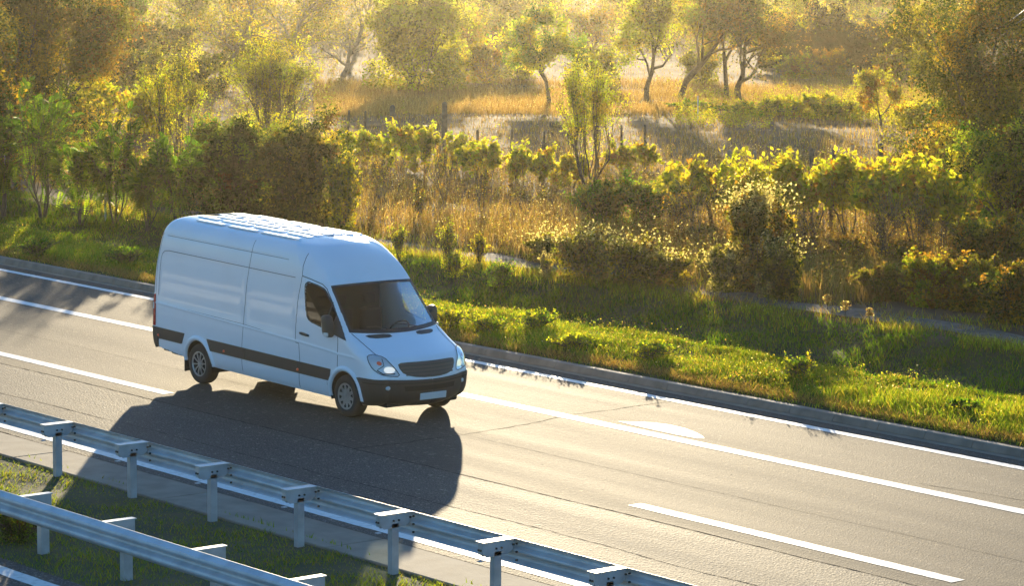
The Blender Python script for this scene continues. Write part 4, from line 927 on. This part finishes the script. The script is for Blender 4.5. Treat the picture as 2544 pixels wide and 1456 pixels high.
# --- vine row one: from the broom bush to the willowy tree
row1 = [(850, 415, 95, 110), (915, 412, 95, 100), (995, 425, 135, 110), (1060, 430, 130, 110), (1130, 430, 105, 110), (1205, 445, 105, 110), (1285, 455, 100, 110), (1350, 462, 100, 110), (1420, 470, 95, 90), (1545, 430, 80, 80), (1600, 425, 75, 80)]
nm = ['first', 'second', 'third', 'fourth', 'fifth', 'sixth', 'seventh', 'eighth', 'ninth', 'tenth', 'eleventh']
for k, (u, v, h, w_) in enumerate(row1):
    h = int(h*.84)
    tree('vine', u, v, h, w_, YG+YE+(YE if k > 5 else YG), 1500, .070, '%s vine from the left in the row ending at the willowy tree' % nm[k], 'vine', group='vines of the middle row', leafname='leaves', woodname='stem', gap=.18, **dict(BUSH, stems=4))
# --- vine row two: bright leaves on the right
row2 = [(1690, 548, 128, 150), (1765, 565, 160, 170), (1850, 580, 170, 180), (1930, 590, 195, 190), (2020, 600, 192, 190), (2105, 610, 222, 190), (2190, 620, 215, 190), (2270, 630, 235, 180), (2345, 640, 215, 140)]
for k, (u, v, h, w_) in enumerate(row2):
    h = int(h*.95)
    tree('vine', u, v, h, w_, YE+YG+YE, 1600, .082, '%s vine from the left in the bright yellow row on the right' % nm[k], 'vine', group='vines of the bright right-hand row', leafname='leaves', woodname='stem', gap=.32, leafz=.48, spread=.10, thick=1.3, shoots=20, levels=4, nb=(6, 5, 4, 3), stems=3, ang=1.15, up=.02, start=.55, stemang=.2)
for k, (u, v, h, w_) in enumerate([(1960, 625, 90, 150), (2100, 640, 90, 150), (2240, 655, 100, 160), (1740, 600, 80, 140)]):
    tree('field_bush', u, v, h-45, w_, OR+TAN+OL, 1400, .042, ['rusty undergrowth bush below the fourth bright vine', 'rusty undergrowth bush below the middle of the bright vine row', 'red-brown undergrowth bush below the right end of the bright vines', 'olive undergrowth bush below the left end of the bright vines'][k], 'bush', leafname='leaves', woodname='stems', gap=.15, **BUSH)
# --- flowering overgrown stump and climber-covered bushes
tree('overgrown_stump', 1872, 722, 240, 125, OL+DK+OR, 16000, .038, 'tall stump overgrown by a climber with cream flowers, standing by the path', 'climber', leafname='leaves', woodname='stump', gap=.02, extra=rim(CREAM, 1700, .030), thick=1.6, shoots=6, **dict(UPR, stems=7, stemang=.25))
tree('climber_mound', 1800, 725, 110, 110, OL+CREAM, 3600, .035, 'low mound of flowering climber left of the overgrown stump', 'climber', leafname='leaves', woodname='stems', gap=.05, **BUSH)
tree('climber_mound', 1940, 742, 130, 110, DK+OL, 5200, .035, 'dark mound of climber right of the overgrown stump', 'climber', leafname='leaves', woodname='stems', gap=.05, extra=rim(CREAM, 300, .028), **BUSH)
for u, v, h, w_, lab in [(1450, 695, 130, 150, 'climber-covered bush with pale flower heads left of the stump'), (1560, 705, 125, 150, 'second climber-covered bush, wider and darker, left of the stump'), (1650, 712, 90, 120, 'low dry bush between the covered bushes and the stump'), (1350, 650, 70, 90, 'small bush with white flower heads at the end of the covered bushes')]:
    tree('climber_mound', u, v, h-15, w_+20, OL+OL+DRY, 4200, .035, lab, 'climber', leafname='leaves', woodname='stems', gap=.05, extra=rim(CREAM, 260, .030), **BUSH)
# --- right-hand big tree and green bushes
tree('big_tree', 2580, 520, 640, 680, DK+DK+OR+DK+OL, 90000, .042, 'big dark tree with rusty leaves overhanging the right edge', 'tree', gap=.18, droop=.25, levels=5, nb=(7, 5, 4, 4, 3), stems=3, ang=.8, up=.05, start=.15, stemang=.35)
tree('green_bush', 2500, 610, 285, 300, GR+DK+YG, 26000, .042, 'tall fresh green bush in front of the big right-hand tree', 'bush', leafname='leaves', woodname='stems', gap=.08, **dict(UPR, stems=10))
tree('green_bush', 2420, 560, 190, 170, YG+GR, 10000, .045, 'yellow-green bush between the bright vines and the tall green bush', 'bush', leafname='leaves', woodname='stems', gap=.12, **BUSH)
for u, v, h, w_, pal, lab in [(2470, 705, 150, 190, OL+DK+OR, 'middle-height olive bush under the tall green bush'), (2310, 760, 120, 150, OR+YG, 'orange and green bush above the path on the right'), (2420, 770, 120, 190, OR+OL, 'rusty bush at the foot of the tall green bush'), (2530, 800, 130, 200, DK+DK+OR, 'dark bush at the right edge above the ditch'), (2200, 745, 80, 120, OL+DRY, 'low dry bush beside the path')]:
    tree('path_bush', u, v, h, w_, pal, 9000, .036, lab, 'bush', group='bushes along the path on the right', leafname='leaves', woodname='stems', gap=.1, **BUSH)
# --- thin saplings standing in the dry grass
SP = [(1105, 515, 150, 70, 'thin bare sapling below the middle vine row'), (945, 505, 110, 80, 'thin forked sapling behind the van'), (1195, 525, 120, 60, 'thin sapling pair below the sixth vine'), (1730, 610, 150, 120, 'dark twiggy sapling left of the bright vine row'), (2195, 665, 190, 150, 'twiggy bare sapling under the bright vines'), (2290, 655, 160, 90, 'dark bent sapling at the right end of the vines'), (2000, 660, 130, 110, 'twiggy sapling right of the overgrown stump'), (1040, 560, 90, 40, 'single thin stem above the van windscreen'), (1690, 600, 120, 90, 'twiggy sapling right of the green bushes')]
for u, v, h, w_, lab in SP:
    tree('sapling', u, v, h, w_, OL+OR, 420, .028, lab, 'sapling', group='thin saplings in the dry grass', leafname='leaves', woodname='stem', gap=.3, levels=4, nb=(8, 5, 4, 3), stems=2, ang=.6, up=.3, start=.15, stemang=.2)
# --- tall weeds beyond the van and on the verge
WD = [(992, 648, 80, 45, YG, 'leafy weed column directly above the van windscreen'), (1110, 672, 115, 40, YG, 'tallest leafy weed column beyond the van'), (1190, 662, 80, 45, YE, 'yellow weed with hanging leaves right of the tallest one'), (1128, 690, 60, 60, YG, 'bushy weed at the path edge beyond the van'), (1240, 712, 60, 90, GR, 'green weed clump on the bank top'), (1355, 690, 60, 40, CREAM, 'pale seed-head weed on the bank top'),
      (1120, 815, 50, 130, YG+YG, 'leafy verge plant just behind the van bonnet'), (1215, 828, 40, 120, YG+YG+GR, 'leafy verge plant one metre beyond the bonnet'), (1330, 822, 50, 120, YG+GR, 'tall spreading verge plant right of the van'), (1420, 868, 37, 110, YG, 'low verge plant behind the solid line'), (1620, 893, 43, 120, GR+YG, 'verge plant near the half arrow'), (1985, 943, 52, 90, YG+GR, 'dark green verge plant in the right half'), (2400, 1023, 27, 90, GR, 'low verge plant towards the right edge'), (90, 640, 45, 80, GR, 'low verge plant at the left edge'), (310, 660, 45, 80, GR, 'low verge plant left of the van')]
for u, v, h, w_, pal, lab in WD:
    tree('weed', u, v, h, w_, pal, 1100, .024, lab, 'weed', group='leafy weeds', leafname='leaves', woodname='stems', minlv=1, gap=.05, levels=3, nb=(10, 4, 3), stems=7, ang=.5, up=.5, start=.1, stemang=.35)
for k, (u, v) in enumerate([(1882, 748), (1908, 756), (1890, 762), (2055, 772), (2100, 790), (2160, 800)]):
    h = [72, 55, 50, 40, 42, 35][k]; (x, y, z), pm = spot(u, v); r = np.random.default_rng(900+k); H = h/pm
    root = empty('seed_stalk', (x, y, z), ['tallest cream seed stalk before the overgrown stump', 'cream seed stalk right of the tallest one', 'short cream seed stalk in front of the stump', 'pale seed stalk on the path edge', 'second pale seed stalk on the path edge', 'last pale seed stalk on the path edge to the right'][k], 'weed', 'seed stalks by the path')
    mb = MB(); mb.tube([(0, 0, -.03), (.01, 0, H)], .008, 5); mb.build('stem', MT['bark'], root)
    n = 260; C = np.stack([r.normal(0, .035, n), r.normal(0, .035, n), H*(.45+.55*r.random(n))], 1); V, F, T_ = leafcloud(C, .022, CREAM+TAN, r); mesh_obj('seed_head', V, F, MT['leaf'], root, tint=T_)

# ------------------------------------------------------------------ posts, pole, wires
def postthing(name, u, v, hp, rad, m, label, cat, group, lean=0.0, sq=True):
    (x, y, z), pm = spot(u, v); hp = hp+(26 if 'stake' in name or 'vineyard' in name else 0); H = hp/pm; rad = rad*(1.9 if 'stake' in name else 1.35); root_ = MB()
    pts = [(0, 0, -.3), (lean*.5, 0, H*.5), (lean, 0, H)]
    root_.tube(pts, [rad, rad*.97, rad*.9], 6 if sq else 8); root_.tube([(lean, 0, H), (lean*1.01, 0, H+rad*.5)], [rad*.9, rad*.3], 6)
    o = root_.build(name, MT[m]); o.location = (x, y, z); return tag(o, label, cat, group)
for k, (u, v, h, rd, ln) in enumerate([(862, 372, 72, .025, .12), (908, 372, 70, .022, 0), (975, 392, 102, .055, 0), (1104, 392, 110, .055, 0), (1186, 425, 76, .025, 0), (1266, 428, 82, .022, .12), (1346, 440, 88, .022, .1), (1543, 425, 88, .022, 0), (1601, 418, 82, .022, 0)]):
    postthing('vineyard_stake', u, v, h, rd, 'wood' if rd > .05 else 'bark', ['leaning thin stake, first from the left', 'thin stake second from the left', 'thick grey post left of the third vine', 'thick grey post standing above the fourth vine', 'thin stake by the fifth vine', 'leaning thin stake by the sixth vine', 'leaning thin stake by the eighth vine', 'thin stake just right of the willowy tree', 'thin stake furthest right in the middle row'][k], 'stake', 'stakes of the middle vine row', ln)
for k, (u, v, h, rd) in enumerate([(1810, 540, 140, .055), (1872, 545, 142, .045), (2013, 560, 165, .045), (2062, 575, 182, .045), (2183, 600, 215, .055)]):
    postthing('vineyard_post', u, v, h, rd, 'concrete' if k < 2 else 'wood', ['pale concrete post at the left end of the bright vines', 'second post of the bright vines, darker than the first', 'weathered post tip above the fourth bright vine', 'leaning post tip above the fifth bright vine', 'thick dark post above the bright vines on the right'][k], 'post', 'posts of the bright vine row', .1 if k == 3 else 0.0)
for k, (u, v, h) in enumerate([(14, 518, 135), (262, 548, 125)]):
    postthing('fence_post', u, v, h, .022, 'zinc', ['grey metal fence post at the left picture edge', 'grey metal fence post half hidden by the locust saplings'][k], 'post', 'metal fence posts')
postthing('thin_pole', 1733, 300, 62, .02, 'steel', 'thin pale pole between the leaning and the V-shaped orchard trees', 'pole', None)
(x, y, z), pm = spot(2426, 122)
root = empty('utility_pole', (x, y, z), 'pale blue-green utility pole in the top right with a crossarm above the frame', 'pole')
polem = pbr('weathered_concrete_pole', (.22, .33, .33), .8, noise=((.14, .22, .23), 4, .4, .7))
mb = MB(); mb.tube([(0, 0, -.5), (0, 0, 3), (0, 0, 7.5)], [.13, .12, .09], 10); mb.build('shaft', polem, root)
mb = MB(); mb.box(-.9, .9, -.05, .05, 6.9, 7.0); mb.build('crossarm', MT['rust'], root)
# two power lines rising to the right from behind the pole
(x1, y1, z1) = at(2426, 122); c = np.array([CX, CY, CZ])
for k, (ua, va, ub, vb) in enumerate([(2432, 88, 2560, 12), (2432, 104, 2580, 18)]):
    A = c+ray(ua, va)*105; B = c+ray(ub, vb)*75
    D_ = (B-A); pts = [A+D_*t-np.array([0, 0, .35*(4*t*(1-t))*.3]) for t in np.linspace(-.02, 2.2, 16)]
    mb = MB(); mb.tube(pts, .010, 5); o = mb.build('power_line', MT['steel']); tag(o, ['upper of the two thin power lines in the top right corner', 'lower of the two thin power lines in the top right corner'][k], 'power line')

# ------------------------------------------------------------------ grasses (uncountable)
def blades(x, y, H, Wb, lean, pal, r, name, label, cat, jit=.25, seed_frac=0., seedpal=None, z0=None, scale_t=None):
    n = len(x); z = ground(x, y) if z0 is None else z0; t = r.random(n)*2*pi; B = np.stack([x, y, z-.02], 1); s = np.stack([np.cos(t), np.sin(t), 0*t], 1)*Wb[:, None]
    l = r.random(n)*2*pi; T = B+np.stack([np.cos(l)*lean*H, np.sin(l)*lean*H, H], 1); Mid = B*.45+T*.55-np.stack([np.cos(l)*lean*H*.25, np.sin(l)*lean*H*.25, 0*l], 1)
    V = np.stack([B-s, B+s, Mid+s*.6, T, Mid-s*.6], 1).reshape(-1, 3); i = np.arange(n)*5
    T_ = tints(pal, n, r, jit)
    if scale_t is not None: T_ = T_*scale_t
    F = np.concatenate([np.stack([i, i+1, i+2, i+4], 1)]); F3 = np.stack([i+4, i+2, i+3, i+3], 1)
    # upper half as a degenerate-free quad: split the tip
    V2 = np.stack([Mid+s*.6, T+s*.12, T-s*.12, Mid-s*.6], 1).reshape(-1, 3)
    V1 = np.stack([B-s, B+s, Mid+s*.6, Mid-s*.6], 1).reshape(-1, 3)
    V = np.concatenate([V1, V2]); F = np.arange(len(V), dtype=np.int32).reshape(-1, 4); TT = np.concatenate([np.repeat(T_, 4, 0)]*2)
    if seed_frac:
        k = r.random(n) < seed_frac; C = T[k]; Vs, Fs, Ts = leafcloud(C, .016 if np.isscalar(seed_frac) else .02, seedpal, r, .6); F = np.concatenate([F, Fs+len(V)]); V = np.concatenate([V, Vs]); TT = np.concatenate([TT, Ts])
    o = mesh_obj(name, V, F, MT['leaf'], tint=TT); return tag(o, label, cat, kind='stuff')
def scatter(n, v0, v1, r, u0=-260, u1=2800, zz=.6, ymin=None, ymax=None, keep=None):
    zz = -.12; u = r.uniform(u0, u1, n); v = r.uniform(v0, v1, n)
    d = _fw[None, :]+_r[None, :]*((u-IW/2)/CF)[:, None]+_u[None, :]*((IH/2-v)/CF)[:, None]; t = (zz-CZ)/d[:, 2]; x = CX+d[:, 0]*t; y = CY+d[:, 1]*t
    m = np.ones(n, bool)
    if ymin is not None: m &= y > ymin
    if ymax is not None: m &= y < ymax
    return x[m], y[m], (t*np.linalg.norm(d, axis=1))[m]
r = np.random.default_rng(77)
# verge: short green grass with tufts, straw near the kerb
n = 150000; x = r.uniform(-30, 24, n); y = 5.30+3.3*r.random(n)**.9; cl = vnoise(x, y, .55, 21); cl2 = vnoise(x, y, 2.1, 22)
k = r.random(n) < (.35+.9*cl); x, y, cl, cl2 = x[k], y[k], cl[k], cl2[k]
H = (.05+.13*cl*r.random(len(x))+.10*(cl2 > .6)*r.random(len(x)))*np.clip((y-5.2)/.8, .5, 1); tone = (.75+.7*cl2)[:, None]
blades(x, y, H*1.15, .006+.007*r.random(len(x)), .45, [((.060, .095, .010), 6), ((.10, .12, .014), 4), ((.15, .125, .035), 3), ((.04, .07, .010), 3)], r, 'verge_grass', 'lush green grass on the verge strip behind the kerb', 'grass', scale_t=tone, seed_frac=.02, seedpal=CREAM)
n = 26000; x = r.uniform(-30, 24, n); y = 5.25+.5*r.random(n)**1.5+.25*vnoise(x, x*0, 1.3, 4)
blades(x, y, .04+.10*r.random(n), .005+.004*r.random(n), .7, TAN+DRY, r, 'straw_edge', 'dry straw-coloured grass along the kerb', 'grass')
n = 2600; x = r.uniform(-30, 24, n); y = r.uniform(5.9, 8.6, n); k = vnoise(x, y, 1.1, 25) > .42; x, y = x[k], y[k]; m = len(x); Hh = .07+.26*r.random(m)**2; idx = np.repeat(np.arange(m), 16); zz0 = ground(x, y)
C = np.stack([x[idx]+r.normal(0, .35, len(idx))*Hh[idx], y[idx]+r.normal(0, .35, len(idx))*Hh[idx], zz0[idx]+Hh[idx]*r.random(len(idx))], 1); V, F, T_ = leafcloud(C, .020, YG+GR+DRY, r)
tag(mesh_obj('verge_weeds', V, F, MT['leaf'], tint=T_), 'low leafy weeds mixed into the verge grass', 'weeds', kind='stuff')
# ditch and bank: short soft grass
n = 190000; x = r.uniform(-38, 18, n); y = r.uniform(8.0, 14.6, n); cl = vnoise(x, y, .8, 31)
k = (r.random(n) < .4+.7*cl) & ~((y > 14.2) & (r.random(n) < .75)); x, y, cl = x[k], y[k], cl[k]
blades(x, y, .05+.14*cl*r.random(len(x)), .007+.006*r.random(len(x)), .5, [((.035, .080, .006), 6), ((.055, .095, .008), 4), ((.075, .075, .014), 2)], r, 'ditch_grass', 'soft grass covering the shaded ditch slope', 'grass', scale_t=(.7+.6*vnoise(x, y, 2.5, 33))[:, None])
# golden grass fringe on the bank edge and path
n = 34000; x = r.uniform(-34, 16, n); y = r.normal(13.9, .35, n); k = vnoise(x, y, 1.2, 44) > .35; x, y = x[k], y[k]
blades(x, y, .06+.14*r.random(len(x)), .006+.004*r.random(len(x)), .35, YG+DRY, r, 'bank_fringe', 'yellowish grass fringe along the top of the bank', 'grass', seed_frac=.1, seedpal=CREAM+TAN)
# dry field grass, denser nearer
x, y, d = scatter(230000, -25, 760, r, ymin=16.0); c1 = vnoise(x, y, 3.0, 51); c2 = vnoise(x, y, 11, 52); nearer = np.clip((85-d)/25, 0, 1); k = r.random(len(x)) < .35+.5*c1+.3*nearer; x, y, d, c1, c2, nearer = x[k], y[k], d[k], c1[k], c2[k], nearer[k]
H = (.16+.32*c1*r.random(len(x))+.30*nearer*r.random(len(x)))*(.6+.6*c2)*np.clip(1.5-d/160, .5, 1)
blades(x, y, H, (.006+.006*r.random(len(x)))*np.clip(d/70, 1, 3), .3, TAN+DRY, r, 'dry_grass', 'dry tan grass covering the field', 'grass', seed_frac=.22, seedpal=TAN+CREAM, scale_t=(.65+.6*c2)[:, None])
# pale taller grass band along the orchard trees
x, y, d = scatter(60000, 195, 285, r, u0=780, u1=2800); k = vnoise(x, y, 4, 61) > .3; x, y, d = x[k], y[k], d[k]
blades(x, y, .12+.26*r.random(len(x)), .010+.008*r.random(len(x)), .2, TAN, r, 'pale_grass', 'tall pale grass around the orchard trunks', 'grass', seed_frac=.3, seedpal=CREAM)
# undergrowth: knee-high weeds between path and vines
def weeds(n, per, v0, v1, pal, hmin, hmax, size, name, label, ymin=16.2, nseed=71, thr=.35, u0=-260, u1=2800):
    x, y, d = scatter(n, v0, v1, r, ymin=ymin, u0=u0, u1=u1); k = vnoise(x, y, 2.6, nseed) > thr; x, y, d = x[k], y[k], d[k]; m = len(x)
    z = ground(x, y); H = hmin+(hmax-hmin)*r.random(m)**1.6; idx = np.repeat(np.arange(m), per); q = r.random(len(idx))
    C = np.stack([x[idx]+r.normal(0, 1, len(idx))*H[idx]*.16, y[idx]+r.normal(0, 1, len(idx))*H[idx]*.16, z[idx]+H[idx]*q], 1)
    s = size*np.clip(d/75, .8, 2)
    V, F, T_ = leafcloud(C, size, pal, r); T_ = T_*np.repeat((.6+.8*vnoise(x, y, 3.3, nseed+1))[idx], 4)[:, None]
    Vs, Fs = segs(np.stack([x, y, z-.03], 1), np.stack([x+r.normal(0, .08, m)*H, y+r.normal(0, .08, m)*H, z+H*1.05], 1), np.full(m, .006), np.full(m, .003), 3)
    F = np.concatenate([F, Fs+len(V)]); V = np.concatenate([V, Vs]); T_ = np.concatenate([T_, np.tile([[.10, .07, .035]], (len(Vs), 1))])
    o = mesh_obj(name, V, F, MT['leaf'], tint=T_); tag(o, label, 'undergrowth', kind='stuff')
weeds(7500, 20, 400, 745, OL+DRY+OR+TAN, .25, .9, .026, 'undergrowth', 'dense olive and rust undergrowth between path and vineyard', thr=.30)
weeds(5000, 22, 400, 740, TAN+DRY+CREAM, .3, 1.1, .020, 'dry_weeds', 'tall dry brown weeds standing in the undergrowth', nseed=81, thr=.35)
weeds(900, 26, 180, 460, OL+DRY+YG+TAN, .25, .8, .036, 'field_weeds', 'yellow-green weeds scattered over the field', nseed=91, thr=.55)
weeds(1500, 30, 225, 325, YG+YE, .3, .9, .036, 'strip_weeds', 'sunlit yellow-green weeds in the strip before the orchard trees on the right', nseed=95, thr=.3, u0=1680)
weeds(2300, 28, 130, 470, OL+BR+YG, .4, 1.3, .034, 'thicket', 'tangled low thicket under the trees at the left', nseed=97, thr=.25, u0=-260, u1=840)
weeds(4600, 40, 2, 130, DK+OL+BR+OL, .8, 2.8, .07, 'far_scrub', 'hazy mass of far scrub along the top of the field', nseed=99, thr=.38)
x = r.uniform(-34, 16, 26000); y = r.uniform(14.1, 16.3, 26000); k = vnoise(x, y, .7, 45)+.4*np.abs(y-15.15) > .62; x, y = x[k], y[k]
blades(x, y, .05+.15*r.random(len(x)), .007+.004*r.random(len(x)), .5, YG+DRY+TAN, r, 'path_grass', 'patchy grass growing over the gravel path', 'grass')
# median turf
n = 70000; x = r.uniform(-6, 22, n); y = r.uniform(-10.6, -7.0, n)+.12*(vnoise(x, x*0+3, .7, 8)-.5); cl = vnoise(x, y, .6, 62); k = r.random(n) < .3+.8*cl; x, y, cl = x[k], y[k], cl[k]
blades(x, y, .03+.09*cl*r.random(len(x)), .005+.005*r.random(len(x)), .6, [((.06, .095, .012), 5), ((.09, .12, .018), 4), ((.11, .10, .025), 2)], r, 'median_grass', 'short mixed grass between the two guardrails', 'grass')
tree('weed', 45, 1345, 105, 150, DK+GR, 3600, .018, 'leafy dark weed clump behind the lower guardrail at the left', 'weed', leafname='leaves', woodname='stems', minlv=1, gap=.05, levels=3, nb=(8, 4, 3), stems=9, ang=.6, up=.3, start=.1, stemang=.8)

# ------------------------------------------------------------------ haze: one box of even air round everything
m, t = mat('haze_air'); pv = t.nodes.new('ShaderNodeVolumePrincipled'); oo = t.nodes.new('ShaderNodeOutputMaterial'); t.links.new(pv.outputs[0], oo.inputs['Volume'])
pv.inputs['Color'].default_value = (1.0, .90, .66, 1); pv.inputs['Density'].default_value = .00012; pv.inputs['Anisotropy'].default_value = .92
o = MB().box(-760, 340, -90, 930, -1.9, 26).build('haze', m); tag(o, kind='stuff')
